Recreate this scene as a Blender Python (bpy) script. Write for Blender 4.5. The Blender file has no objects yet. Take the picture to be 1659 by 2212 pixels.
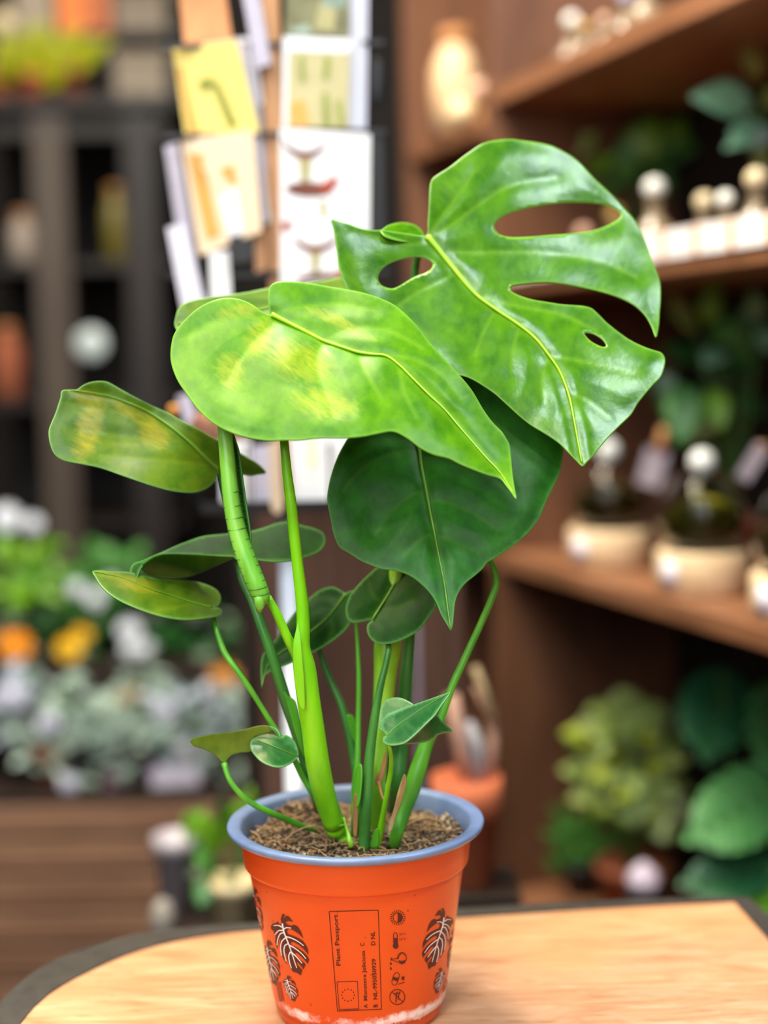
import bpy, bmesh, math, random
import numpy as np
from mathutils import Vector, Matrix, noise as mnoise
from mathutils.geometry import delaunay_2d_cdt

C = bpy.context.scene.collection
SC = bpy.context.scene
PI = math.pi

# ------------------------------------------------------------------ camera frame
F = 3315.0
W, H = 1659.0, 2212.0
PITCH = math.radians(5.6)
ROLL = math.radians(1.2)
CAM = Vector((0.0, 0.0, 1.18))
_f = Vector((0, math.cos(PITCH), -math.sin(PITCH)))
_r0 = Vector((1, 0, 0))
_u0 = Vector((0, math.sin(PITCH), math.cos(PITCH)))
_r = _r0 * math.cos(ROLL) - _u0 * math.sin(ROLL)
_u = _u0 * math.cos(ROLL) + _r0 * math.sin(ROLL)


def ray(px, py):
    return _f + _r * ((px - W / 2) / F) + _u * ((H / 2 - py) / F)


def P(px, py, Y):
    d = ray(px, py)
    return CAM + d * (Y / d.y)


def on_z(px, py, z):
    d = ray(px, py)
    return CAM + d * ((z - CAM.z) / d.z)


def to_px(p):
    v = Vector(p) - CAM
    k = v.dot(_f)
    return W / 2 + F * v.dot(_r) / k, H / 2 - F * v.dot(_u) / k


def lin(r, g, b):
    def c(x):
        x /= 255.0
        return x / 12.92 if x <= 0.04045 else ((x + 0.055) / 1.055) ** 2.4
    return (c(r), c(g), c(b), 1.0)


# ------------------------------------------------------------------ object helpers
def thing(name, label, cat, loc=(0, 0, 0), rz=0.0, group=None):
    o = bpy.data.objects.new(name, None)
    C.objects.link(o)
    o.empty_display_size = 0.02
    o.location = loc
    o.rotation_euler = (0, 0, rz)
    o['label'] = label
    o['category'] = cat
    if group:
        o['group'] = group
    return o


def tag(o, label, cat, group=None):
    o['label'] = label
    o['category'] = cat
    if group:
        o['group'] = group
    return o


def world_of(o):
    m = Matrix.Identity(4)
    while o is not None:
        m = Matrix.Translation(o.location) @ o.rotation_euler.to_matrix().to_4x4() @ m
        o = o.parent
    return m


def obj(name, verts, faces, mat, parent=None, smooth=True, world=False):
    """one mesh object; with world=True the vertices are world points and are brought into the parent's frame"""
    vs = [Vector(v) for v in verts]
    if world and parent is not None:
        inv = world_of(parent).inverted()
        vs = [inv @ v for v in vs]
    me = bpy.data.meshes.new(name)
    me.from_pydata([tuple(v) for v in vs], [], [tuple(f) for f in faces])
    me.update()
    mats = mat if isinstance(mat, (list, tuple)) else [mat]
    for m in mats:
        me.materials.append(m)
    if smooth:
        me.polygons.foreach_set('use_smooth', [True] * len(me.polygons))
    o = bpy.data.objects.new(name, me)
    C.objects.link(o)
    if parent is not None:
        o.parent = parent
    return o


def bevel(o, w=0.002, seg=2):
    m = o.modifiers.new('b', 'BEVEL')
    m.width = w
    m.segments = seg
    m.limit_method = 'ANGLE'
    return o


def solid(o, t=0.0006, off=-1.0, mat_off=0):
    m = o.modifiers.new('s', 'SOLIDIFY')
    m.thickness = t
    m.offset = off
    m.material_offset = mat_off
    return o


class MB:
    """collects shapes, build() links them as one mesh object"""
    def __init__(self):
        self.v, self.f = [], []

    def add(self, vs, fs):
        n = len(self.v)
        self.v += [Vector(v) for v in vs]
        self.f += [tuple(i + n for i in f) for f in fs]
        return self

    def box(self, c, s, R=None):
        c = Vector(c)
        vs = []
        for x in (-.5, .5):
            for y in (-.5, .5):
                for z in (-.5, .5):
                    p = Vector((x * s[0], y * s[1], z * s[2]))
                    if R is not None:
                        p = R @ p
                    vs.append(c + p)
        fs = [(0, 1, 3, 2), (4, 6, 7, 5), (0, 4, 5, 1), (2, 3, 7, 6), (0, 2, 6, 4), (1, 5, 7, 3)]
        return self.add(vs, fs)

    def tube(self, pts, rad, n=10, caps=True):
        pts = [Vector(p) for p in pts]
        if not hasattr(rad, '__len__'):
            rad = [rad] * len(pts)
        vs, fs = [], []
        t0 = (pts[1] - pts[0]).normalized()
        a = t0.orthogonal().normalized()
        for i, p in enumerate(pts):
            if i == 0:
                t = pts[1] - pts[0]
            elif i == len(pts) - 1:
                t = pts[-1] - pts[-2]
            else:
                t = pts[i + 1] - pts[i - 1]
            t = t.normalized()
            a = (a - t * a.dot(t)).normalized()
            b = t.cross(a)
            for k in range(n):
                w = 2 * PI * k / n
                vs.append(p + (a * math.cos(w) + b * math.sin(w)) * rad[i])
        for i in range(len(pts) - 1):
            for k in range(n):
                k2 = (k + 1) % n
                fs.append((i * n + k, i * n + k2, (i + 1) * n + k2, (i + 1) * n + k))
        if caps:
            fs.append(tuple(reversed(range(n))))
            fs.append(tuple(range((len(pts) - 1) * n, len(pts) * n)))
        return self.add(vs, fs)

    def lathe(self, prof, c=(0, 0, 0), n=32, cap_bottom=False, cap_top=False):
        c = Vector(c)
        vs, fs = [], []
        for r, z in prof:
            for k in range(n):
                w = 2 * PI * k / n
                vs.append(c + Vector((r * math.cos(w), r * math.sin(w), z)))
        for i in range(len(prof) - 1):
            for k in range(n):
                k2 = (k + 1) % n
                fs.append((i * n + k, i * n + k2, (i + 1) * n + k2, (i + 1) * n + k))
        if cap_bottom:
            fs.append(tuple(reversed(range(n))))
        if cap_top:
            fs.append(tuple(range((len(prof) - 1) * n, len(prof) * n)))
        return self.add(vs, fs)

    def ball(self, c, r, n=14, sc=(1, 1, 1)):
        prof = []
        m = n // 2
        c = Vector(c)
        vs, fs = [], []
        for i in range(m + 1):
            t = PI * i / m
            for k in range(n):
                w = 2 * PI * k / n
                rr = max(math.sin(t), 1e-3)
                vs.append(c + Vector((r * sc[0] * rr * math.cos(w), r * sc[1] * rr * math.sin(w), -r * sc[2] * math.cos(t))))
        for i in range(m):
            for k in range(n):
                k2 = (k + 1) % n
                fs.append((i * n + k, i * n + k2, (i + 1) * n + k2, (i + 1) * n + k))
        return self.add(vs, fs)

    def blade(self, base, d, up, length, width, bend=0.4, cup=0.15, shape=1.0, nl=7, nw=4):
        """a leaf blade from base along d, bending away from up"""
        d = Vector(d).normalized()
        up = Vector(up)
        up = (up - d * up.dot(d)).normalized()
        s = d.cross(up)
        vs, fs = [], []
        p = Vector(base)
        for i in range(nl + 1):
            t = i / nl
            ang = bend * t
            fd = d * math.cos(ang) - up * math.sin(ang)
            fu = up * math.cos(ang) + d * math.sin(ang)
            if i:
                p = p + fd * (length / nl)
            w = width * 0.5 * max(0.03, math.sin(PI * (t ** (0.75 * shape)) * 0.97 + 0.03))
            for k in range(nw + 1):
                q = k / nw * 2 - 1
                vs.append(p + s * (q * w) + fu * (cup * w * (abs(q) ** 1.6)))
        for i in range(nl):
            for k in range(nw):
                a = i * (nw + 1) + k
                fs.append((a, a + 1, a + nw + 2, a + nw + 1))
        return self.add(vs, fs)

    def build(self, name, mat, parent=None, smooth=True, world=False):
        return obj(name, self.v, self.f, mat, parent, smooth, world)


def catmull(pts, step, closed=False):
    """points through the given ones, about `step` apart (any dimension; the first two coordinates measure length)"""
    pts = [np.array(p, float) for p in pts]
    n = len(pts)
    out = []
    segs = n if closed else n - 1
    for i in range(segs):
        p1, p2 = pts[i], pts[(i + 1) % n]
        p0 = pts[i - 1] if (closed or i > 0) else 2 * p1 - p2
        p3 = pts[(i + 2) % n] if (closed or i + 2 < n) else 2 * p2 - p1
        L = np.hypot(*(p2 - p1)[:2])
        k = max(1, int(round(L / step)))
        # centripetal-ish: limit the tangents so that sharp corners do not overshoot
        m1 = (p2 - p0) * 0.5
        m2 = (p3 - p1) * 0.5
        for m in (m1, m2):
            lm = np.hypot(*m[:2])
            if lm > L:
                m *= L / lm
        for j in range(k):
            t = j / k
            h00 = 2 * t ** 3 - 3 * t ** 2 + 1
            h10 = t ** 3 - 2 * t ** 2 + t
            h01 = -2 * t ** 3 + 3 * t ** 2
            h11 = t ** 3 - t ** 2
            out.append(h00 * p1 + h10 * m1 + h01 * p2 + h11 * m2)
    if not closed:
        out.append(pts[-1])
    return np.array(out)


def inside(poly, P_):
    x, y = P_[:, 0], P_[:, 1]
    c = np.zeros(len(P_), bool)
    n = len(poly)
    j = n - 1
    for i in range(n):
        xi, yi = poly[i][:2]
        xj, yj = poly[j][:2]
        if yi != yj:
            m = ((yi > y) != (yj > y)) & (x < (xj - xi) * (y - yi) / (yj - yi) + xi)
            c ^= m
        j = i
    return c


def dist_poly(poly, P_, closed=False):
    poly = np.asarray(poly, float)[:, :2]
    best = np.full(len(P_), 1e9)
    n = len(poly)
    for i in range(n if closed else n - 1):
        a, b = poly[i], poly[(i + 1) % n]
        ab = b - a
        L = ab @ ab
        if L < 1e-9:
            continue
        t = np.clip(((P_ - a) @ ab) / L, 0, 1)
        d = np.hypot(*(P_ - a - t[:, None] * ab).T)
        best = np.minimum(best, d)
    return best


class TPS:
    def __init__(self, ctrl):
        c = np.array(ctrl, float)
        self.x = c[:, :2] / 500.0
        n = len(c)
        K = self._k(self.x, self.x) + np.eye(n) * 0.02
        Pm = np.hstack([np.ones((n, 1)), self.x])
        A = np.zeros((n + 3, n + 3))
        A[:n, :n] = K
        A[:n, n:] = Pm
        A[n:, :n] = Pm.T
        b = np.zeros(n + 3)
        b[:n] = c[:, 2]
        self.w = np.linalg.solve(A, b)
        self.n = n

    @staticmethod
    def _k(a, b):
        r2 = ((a[:, None, :] - b[None, :, :]) ** 2).sum(-1)
        return 0.5 * r2 * np.log(r2 + 1e-12)

    def __call__(self, xy):
        x = np.asarray(xy, float)[:, :2] / 500.0
        return self._k(x, self.x) @ self.w[:self.n] + self.w[self.n] + x @ self.w[self.n + 1:]


# ------------------------------------------------------------------ materials
def newmat(name):
    m = bpy.data.materials.new(name)
    m.use_nodes = True
    nt = m.node_tree
    b = nt.nodes['Principled BSDF']
    return m, nt, b


def N(nt, t, **kw):
    n = nt.nodes.new(t)
    for k, v in kw.items():
        if k.startswith('i_'):
            key = k[2:]
            n.inputs[int(key) if key.isdigit() else key].default_value = v
        else:
            setattr(n, k, v)
    return n


def mixc(nt, fac, a, b):
    n = nt.nodes.new('ShaderNodeMix')
    n.data_type = 'RGBA'
    for sock, v in ((n.inputs[0], fac), (n.inputs[6], a), (n.inputs[7], b)):
        if hasattr(v, 'is_linked'):
            nt.links.new(v, sock)
        else:
            sock.default_value = v
    return n.outputs[2]


def ramp(nt, src, stops):
    n = nt.nodes.new('ShaderNodeValToRGB')
    el = n.color_ramp.elements
    while len(el) < len(stops):
        el.new(0.5)
    for e, (p, c) in zip(el, stops):
        e.position = p
        e.color = c if len(c) == 4 else (*c, 1)
    nt.links.new(src, n.inputs[0])
    return n.outputs[0]


def math_(nt, op, a, b=0.0):
    n = nt.nodes.new('ShaderNodeMath')
    n.operation = op
    for s, v in ((n.inputs[0], a), (n.inputs[1], b)):
        if hasattr(v, 'is_linked'):
            nt.links.new(v, s)
        else:
            s.default_value = v
    return n.outputs[0]


def plain(name, col, rough=0.5, spec=0.5, noise=0.12, scale=40.0, bump=0.0, metal=0.0, trans=0.0, coat=0.0):
    """one colour with a fine mottling"""
    m, nt, b = newmat(name)
    tc = N(nt, 'ShaderNodeTexCoord')
    nz = N(nt, 'ShaderNodeTexNoise', i_Scale=scale, i_Detail=4.0)
    nt.links.new(tc.outputs['Object'], nz.inputs['Vector'])
    lo = tuple(c * (1 - noise) for c in col[:3]) + (1,)
    hi = tuple(min(1, c * (1 + noise)) for c in col[:3]) + (1,)
    nt.links.new(ramp(nt, nz.outputs[0], [(0.3, lo), (0.7, hi)]), b.inputs['Base Color'])
    b.inputs['Roughness'].default_value = rough
    b.inputs['Specular IOR Level'].default_value = spec
    b.inputs['Metallic'].default_value = metal
    b.inputs['Transmission Weight'].default_value = trans
    b.inputs['Coat Weight'].default_value = coat
    if bump:
        bp = N(nt, 'ShaderNodeBump', i_Strength=bump, i_Distance=0.002)
        nt.links.new(nz.outputs[0], bp.inputs['Height'])
        nt.links.new(bp.outputs[0], b.inputs['Normal'])
    return m


def wood(name, c1, c2, scale=(2, 30, 30), rough=0.5, spec=0.4, detail=6.0, rot=(0, 0, 0), coord='Object', contrast=(0.3, 0.7), bump=0.05):
    m, nt, b = newmat(name)
    tc = N(nt, 'ShaderNodeTexCoord')
    mp = N(nt, 'ShaderNodeMapping')
    mp.inputs['Scale'].default_value = scale
    mp.inputs['Rotation'].default_value = rot
    nt.links.new(tc.outputs[coord], mp.inputs[0])
    nz = N(nt, 'ShaderNodeTexNoise', i_Scale=1.0, i_Detail=detail, i_Roughness=0.6, i_Distortion=0.6)
    nt.links.new(mp.outputs[0], nz.inputs['Vector'])
    nt.links.new(ramp(nt, nz.outputs[0], [(contrast[0], c1), (contrast[1], c2)]), b.inputs['Base Color'])
    b.inputs['Roughness'].default_value = rough
    b.inputs['Specular IOR Level'].default_value = spec
    if bump:
        bp = N(nt, 'ShaderNodeBump', i_Strength=bump, i_Distance=0.001)
        nt.links.new(nz.outputs[0], bp.inputs['Height'])
        nt.links.new(bp.outputs[0], b.inputs['Normal'])
    return m


def glass(name, col=(0.95, 0.98, 0.96, 1), rough=0.03):
    m, nt, b = newmat(name)
    b.inputs['Base Color'].default_value = col
    b.inputs['Roughness'].default_value = rough
    b.inputs['Transmission Weight'].default_value = 1.0
    b.inputs['IOR'].default_value = 1.3
    nz = N(nt, 'ShaderNodeTexNoise', i_Scale=60.0)
    bp = N(nt, 'ShaderNodeBump', i_Strength=0.02)
    nt.links.new(nz.outputs[0], bp.inputs['Height'])
    nt.links.new(bp.outputs[0], b.inputs['Normal'])
    return m


VEIN = 0.3


def leaf_mat(name, dark, light, vein, yellow=None, yamount=0.0, rough=0.3, transl=0.25, spec=0.5, coat=0.0, edge=None, ybands=(0.0, 1.0)):
    """leaf skin: mottled green, paler veins and margin, optional yellow patches of warm light painted in; 'leaf_co' is the leaf's own coordinate along and across the midrib"""
    m, nt, b = newmat(name)
    at = N(nt, 'ShaderNodeAttribute', attribute_name='leaf_co')
    mp = N(nt, 'ShaderNodeMapping')
    mp.inputs['Scale'].default_value = (1, 1, 1)
    nt.links.new(at.outputs['Vector'], mp.inputs[0])
    nz = N(nt, 'ShaderNodeTexNoise', i_Scale=7.0, i_Detail=5.0, i_Roughness=0.6)
    nt.links.new(mp.outputs[0], nz.inputs['Vector'])
    col = ramp(nt, nz.outputs[0], [(0.35, dark), (0.65, light)])
    if yellow is not None and yamount > 0:  # warm light on the leaf, painted into its colour as yellow patches
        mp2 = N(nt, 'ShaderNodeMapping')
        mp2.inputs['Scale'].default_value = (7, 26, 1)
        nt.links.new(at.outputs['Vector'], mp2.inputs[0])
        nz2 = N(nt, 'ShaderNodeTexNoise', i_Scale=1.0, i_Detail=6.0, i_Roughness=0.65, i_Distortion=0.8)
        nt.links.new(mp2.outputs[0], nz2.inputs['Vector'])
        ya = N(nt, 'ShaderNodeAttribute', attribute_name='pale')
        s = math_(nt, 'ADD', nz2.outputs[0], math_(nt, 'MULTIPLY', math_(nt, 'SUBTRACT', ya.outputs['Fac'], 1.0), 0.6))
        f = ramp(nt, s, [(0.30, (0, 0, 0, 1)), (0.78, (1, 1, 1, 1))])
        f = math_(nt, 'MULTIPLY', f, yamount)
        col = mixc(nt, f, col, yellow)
    va = N(nt, 'ShaderNodeAttribute', attribute_name='vein')
    col = mixc(nt, math_(nt, 'MULTIPLY', va.outputs['Fac'], VEIN), col, vein)
    if edge is not None:
        ea = N(nt, 'ShaderNodeAttribute', attribute_name='margin')
        col = mixc(nt, math_(nt, 'MULTIPLY', ea.outputs['Fac'], 0.6), col, edge)
    nt.links.new(col, b.inputs['Base Color'])
    b.inputs['Roughness'].default_value = rough
    b.inputs['Specular IOR Level'].default_value = spec
    b.inputs['Coat Weight'].default_value = coat
    b.inputs['Coat Roughness'].default_value = 0.15
    bz = N(nt, 'ShaderNodeTexNoise', i_Scale=22.0, i_Detail=3.0)
    nt.links.new(mp.outputs[0], bz.inputs['Vector'])
    bp = N(nt, 'ShaderNodeBump', i_Strength=0.05, i_Distance=0.003)
    nt.links.new(bz.outputs[0], bp.inputs['Height'])
    nt.links.new(bp.outputs[0], b.inputs['Normal'])
    if transl:
        tr = N(nt, 'ShaderNodeBsdfTranslucent')
        nt.links.new(col, tr.inputs['Color'])
        mx = N(nt, 'ShaderNodeMixShader')
        mx.inputs[0].default_value = transl
        out = nt.nodes['Material Output']
        nt.links.new(b.outputs[0], mx.inputs[1])
        nt.links.new(tr.outputs[0], mx.inputs[2])
        nt.links.new(mx.outputs[0], out.inputs['Surface'])
    return m


def stem_mat(name, c1, c2, rough=0.35):
    m, nt, b = newmat(name)
    tc = N(nt, 'ShaderNodeTexCoord')
    mp = N(nt, 'ShaderNodeMapping')
    mp.inputs['Scale'].default_value = (90, 90, 12)
    nt.links.new(tc.outputs['Object'], mp.inputs[0])
    nz = N(nt, 'ShaderNodeTexNoise', i_Scale=1.0, i_Detail=4.0)
    nt.links.new(mp.outputs[0], nz.inputs['Vector'])
    col = ramp(nt, nz.outputs[0], [(0.35, c1), (0.65, c2)])
    nt.links.new(col, b.inputs['Base Color'])
    b.inputs['Roughness'].default_value = rough
    b.inputs['Subsurface Weight'].default_value = 0.25
    b.inputs['Subsurface Radius'].default_value = (0.004, 0.006, 0.001)
    b.inputs['Subsurface Scale'].default_value = 0.6
    return m
# ================================================================== TABLE AND POT
POT_Y = 0.994
rim_c = P(768, 1768, POT_Y)
RIM_Z = rim_c.z
TABLE_Z = RIM_Z - 0.130
SOIL_Z = RIM_Z - 0.013
POT = Vector((rim_c.x, POT_Y, TABLE_Z))
DY = 0.03     # the plant's own depth relative to the numbers below

# ---- table: pale plywood top with a dark edge band, rounded at the left end
inner_px = [(45, 2212), (70, 2180), (110, 2145), (180, 2105), (270, 2065), (360, 2038), (450, 2022), (545, 2012), (760, 1998), (1000, 1983), (1197, 1970), (1357, 1960), (1480, 1954), (1586, 1949), (1659, 2029)]
outer_px = [(-40, 2212), (0, 2168), (55, 2115), (125, 2074), (210, 2043), (300, 2020), (400, 2006), (545, 1997), (760, 1982), (1000, 1964), (1210, 1953), (1403, 1945), (1520, 1942), (1615, 1940), (1680, 1996)]


def table_loop(pts, grow):
    q = [on_z(x, y, TABLE_Z) for x, y in pts]
    a, b = q[0], q[-1]
    near = [b + (q[-1] - q[-2]).normalized() * 0.45, Vector((0.30 + grow, 0.20 - grow, TABLE_Z)), Vector((-0.18, 0.20 - grow, TABLE_Z)),
            Vector((-0.30 - grow, 0.42, TABLE_Z)), Vector((-0.315 - grow, 0.60, TABLE_Z))]
    return q, near


t_in, n_in = table_loop(inner_px, 0.0)
t_out, n_out = table_loop(outer_px, 0.02)
top_loop = [Vector((v[0], v[1], TABLE_Z)) for v in catmull([(p.x, p.y) for p in t_in[:10]], 0.02)] + t_in[10:] + n_in
out_loop = [Vector((v[0], v[1], TABLE_Z)) for v in catmull([(p.x, p.y) for p in t_out[:10]], 0.02)] + t_out[10:] + n_out


def plywood_mat():
    m, nt, b = newmat('pale_plywood')
    tc = N(nt, 'ShaderNodeTexCoord')
    mp = N(nt, 'ShaderNodeMapping')
    mp.inputs['Scale'].default_value = (14, 75, 9)
    mp.inputs['Rotation'].default_value = (0, 0, math.radians(-4))
    nt.links.new(tc.outputs['Object'], mp.inputs[0])
    nz = N(nt, 'ShaderNodeTexNoise', i_Scale=1.0, i_Detail=7.0, i_Roughness=0.65, i_Distortion=0.9)
    nt.links.new(mp.outputs[0], nz.inputs['Vector'])
    col = ramp(nt, nz.outputs[0], [(0.28, lin(158, 106, 72)), (0.45, lin(186, 138, 102)), (0.62, lin(202, 158, 124)), (0.78, lin(224, 192, 164))])
    big = N(nt, 'ShaderNodeTexNoise', i_Scale=7.0, i_Detail=2.0)
    nt.links.new(tc.outputs['Object'], big.inputs['Vector'])
    col = mixc(nt, math_(nt, 'MULTIPLY', ramp(nt, big.outputs[0], [(0.42, (0, 0, 0, 1)), (0.65, (1, 1, 1, 1))]), 0.45), col, lin(205, 145, 100))
    mp2 = N(nt, 'ShaderNodeMapping')
    mp2.inputs['Scale'].default_value = (28, 90, 9)
    nt.links.new(tc.outputs['Object'], mp2.inputs[0])
    kn = N(nt, 'ShaderNodeTexVoronoi', i_Scale=0.6)
    nt.links.new(mp2.outputs[0], kn.inputs['Vector'])
    kf = ramp(nt, kn.outputs['Distance'], [(0.05, (1, 1, 1, 1)), (0.16, (0, 0, 0, 1))])
    col = mixc(nt, math_(nt, 'MULTIPLY', kf, 0.5), col, lin(150, 100, 60))
    nt.links.new(col, b.inputs['Base Color'])
    b.inputs['Roughness'].default_value = 0.42
    return m


M_ply = plywood_mat()
M_band = plain('black_edge_band', lin(52, 48, 46), 0.55, scale=90, noise=0.3)
M_darkmetal = plain('dark_metal', lin(30, 30, 32), 0.5)
table = thing('table', 'pale plywood table with a black edge band under the potted monstera', 'table', (0.1, 0.65, 0))
n = len(top_loop)
low = [v - Vector((0, 0, 0.022)) for v in top_loop]
obj('table_top', top_loop + low, [tuple(range(n))[::-1], tuple(range(n, 2 * n))] + [(i, (i + 1) % n, n + (i + 1) % n, n + i) for i in range(n)], M_ply, table, smooth=False, world=True)
# band: a closed strip around the top
ring_v, ring_f = [], []
import itertools
k = len(out_loop)
# nearest inner point for every outer one keeps the strip clean
inn = []
for v in out_loop:
    d = [(v - w).length for w in top_loop]
    i = int(np.argmin(d))
    best = None
    for j in (i - 1, i):
        a, b_ = top_loop[j % n], top_loop[(j + 1) % n]
        ab = b_ - a
        t = max(0, min(1, (v - a).dot(ab) / max(ab.length_squared, 1e-9)))
        c = a + ab * t
        if best is None or (c - v).length < (best - v).length:
            best = c
    inn.append(best)
up = Vector((0, 0, 0.0012))
dn = Vector((0, 0, -0.026))
ring_v = [v + up for v in inn] + [v + up for v in out_loop] + [v + dn for v in out_loop] + [v + dn for v in inn]
for i in range(k):
    j = (i + 1) % k
    for a in range(4):
        b_ = (a + 1) % 4
        ring_f.append((a * k + i, a * k + j, b_ * k + j, b_ * k + i))
obj('edge_band', ring_v, ring_f, M_band, table, smooth=False, world=True)
for (x, y) in ((-0.16, 0.35), (0.32, 0.35), (-0.12, 0.95), (0.24, 0.98)):
    MB().tube([(x, y, 0.0), (x, y, TABLE_Z - 0.022)], 0.016, 12).build('leg', M_darkmetal, table, world=True)
MB().box((0.1, 0.65, TABLE_Z - 0.05), (0.5, 0.025, 0.05)).build('cross_rail', M_darkmetal, table, smooth=False, world=True)

# ---- pot
HP = RIM_Z - TABLE_Z
R_WALL = [(0.0, 0.0535), (0.006, 0.0560), (0.010, 0.0575), (0.1015, 0.0716), (0.1035, 0.0738), (0.1070, 0.0748), (0.124, 0.0772)]


def wall_r(z):
    zs = [a for a, _ in R_WALL]
    rs = [b for _, b in R_WALL]
    return float(np.interp(z, zs, rs))


def pot_mat():
    m, nt, b = newmat('orange_plastic')
    tc = N(nt, 'ShaderNodeTexCoord')
    nz = N(nt, 'ShaderNodeTexNoise', i_Scale=14.0, i_Detail=3.0)
    nt.links.new(tc.outputs['Object'], nz.inputs['Vector'])
    col = ramp(nt, nz.outputs[0], [(0.3, lin(212, 74, 12)), (0.7, lin(222, 86, 18))])
    # scuffed, limed foot: white marks with their own shape
    sep = N(nt, 'ShaderNodeSeparateXYZ')
    nt.links.new(tc.outputs['Object'], sep.inputs[0])
    n2 = N(nt, 'ShaderNodeTexNoise', i_Scale=55.0, i_Detail=6.0, i_Roughness=0.7)
    nt.links.new(tc.outputs['Object'], n2.inputs['Vector'])
    zz = math_(nt, 'ADD', sep.outputs[2], math_(nt, 'MULTIPLY', math_(nt, 'SUBTRACT', n2.outputs[0], 0.5), 0.018))
    band = ramp(nt, math_(nt, 'MULTIPLY', zz, 40.0), [(0.40, (0, 0, 0, 1)), (0.47, (1, 1, 1, 1)), (0.62, (1, 1, 1, 1)), (0.74, (0, 0, 0, 1))])
    n3 = N(nt, 'ShaderNodeTexNoise', i_Scale=19.0, i_Detail=6.0, i_Roughness=0.75)
    nt.links.new(tc.outputs['Object'], n3.inputs['Vector'])
    patch = ramp(nt, n3.outputs[0], [(0.42, (0, 0, 0, 1)), (0.57, (1, 1, 1, 1))])
    f = math_(nt, 'MULTIPLY', band, patch)
    col = mixc(nt, math_(nt, 'MULTIPLY', f, 0.95), col, lin(250, 238, 235))
    # a few small specks
    vo = N(nt, 'ShaderNodeTexVoronoi', i_Scale=60.0)
    nt.links.new(tc.outputs['Object'], vo.inputs['Vector'])
    sp = ramp(nt, vo.outputs['Distance'], [(0.045, (1, 1, 1, 1)), (0.06, (0, 0, 0, 1))])
    col = mixc(nt, math_(nt, 'MULTIPLY', sp, 0.6), col, lin(130, 40, 15))
    nt.links.new(col, b.inputs['Base Color'])
    b.inputs['Roughness'].default_value = 0.33
    b.inputs['Subsurface Weight'].default_value = 0.1
    b.inputs['Subsurface Radius'].default_value = (0.01, 0.003, 0.001)
    b.inputs['Subsurface Scale'].default_value = 0.3
    bp = N(nt, 'ShaderNodeBump', i_Strength=0.06, i_Distance=0.004)
    nt.links.new(nz.outputs[0], bp.inputs['Height'])
    nt.links.new(bp.outputs[0], b.inputs['Normal'])
    return m


M_pot = pot_mat()
M_rim = plain('blue_grey_plastic', lin(112, 132, 172), 0.32, scale=60, noise=0.12)
M_print = plain('maroon_ink', lin(72, 16, 14), 0.5, noise=0.1)
M_print2 = plain('faded_maroon_ink', lin(150, 42, 22), 0.5, noise=0.1)
M_white = plain('white_ink', lin(238, 232, 240), 0.5, noise=0.04)

plant = thing('potted_monstera', 'young monstera in an orange printed plastic pot on the plywood table', 'potted plant', POT)


def fine_pot_profile():
    z = list(np.linspace(0.010, 0.1015, 24))
    pr = [(0.046, 0.0), (0.054, 0.0), (0.0562, 0.006), (0.0562, 0.009)]
    pr += [(wall_r(q), q) for q in z]
    pr += [(0.0716, 0.1022), (0.0722, 0.1024), (0.0739, 0.1026), (0.0744, 0.1032), (0.0746, 0.1050), (0.0749, 0.1085)]
    pr += [(wall_r(q), q) for q in np.linspace(0.1105, 0.1235, 6)]
    return pr


pot = MB().lathe(fine_pot_profile(), n=96, cap_bottom=True).build('pot', M_pot, plant)
rz = HP
# flange with a rolled lip and the blue inner wall
rim_prof = [(0.0768, rz - 0.0055), (0.0795, rz - 0.0058), (0.0832, rz - 0.0050), (0.0848, rz - 0.0035), (0.0852, rz - 0.0018), (0.0846, rz - 0.0004), (0.0830, rz), (0.0795, rz - 0.0004), (0.0768, rz - 0.0010), (0.0755, rz - 0.0028), (0.0738, rz - 0.012), (0.0715, rz - 0.0235), (0.0695, rz - 0.030)]
rim = MB().lathe(rim_prof, n=96).build('rim', M_rim, pot)
rim['label'] = 'blue-grey flanged rim and lining'


def on_pot(px, py, lift=0.00025):
    """where the line of sight meets the pot's wall"""
    d = ray(px, py)
    lo = None
    for Y in np.linspace(0.90, 0.996, 193):
        p = CAM + d * (Y / d.y)
        r = math.hypot(p.x - POT.x, p.y - POT.y)
        if r < wall_r(p.z - POT.z):
            lo = Y
            break
    if lo is None:
        # past the silhouette: the wall's outline point at that height
        p = CAM + d * (0.994 / d.y)
        v = Vector((p.x - POT.x, p.y - POT.y, 0))
        v = v.normalized() * (wall_r(p.z - POT.z) + lift)
        return Vector((POT.x + v.x, POT.y + v.y, p.z))
    a, b_ = lo - 0.0005, lo
    for _ in range(12):
        mY = (a + b_) / 2
        p = CAM + d * (mY / d.y)
        if math.hypot(p.x - POT.x, p.y - POT.y) < wall_r(p.z - POT.z):
            b_ = mY
        else:
            a = mY
    p = CAM + d * (b_ / d.y)
    v = Vector((p.x - POT.x, p.y - POT.y, 0)).normalized() * lift
    return p + v


def pot_patch(tris_v, tris_f, name, mat, lift=0.00025):
    vs = [on_pot(x, y, lift) for x, y in tris_v]
    return obj(name, vs, tris_f, mat, pot, smooth=False, world=True)


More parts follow.
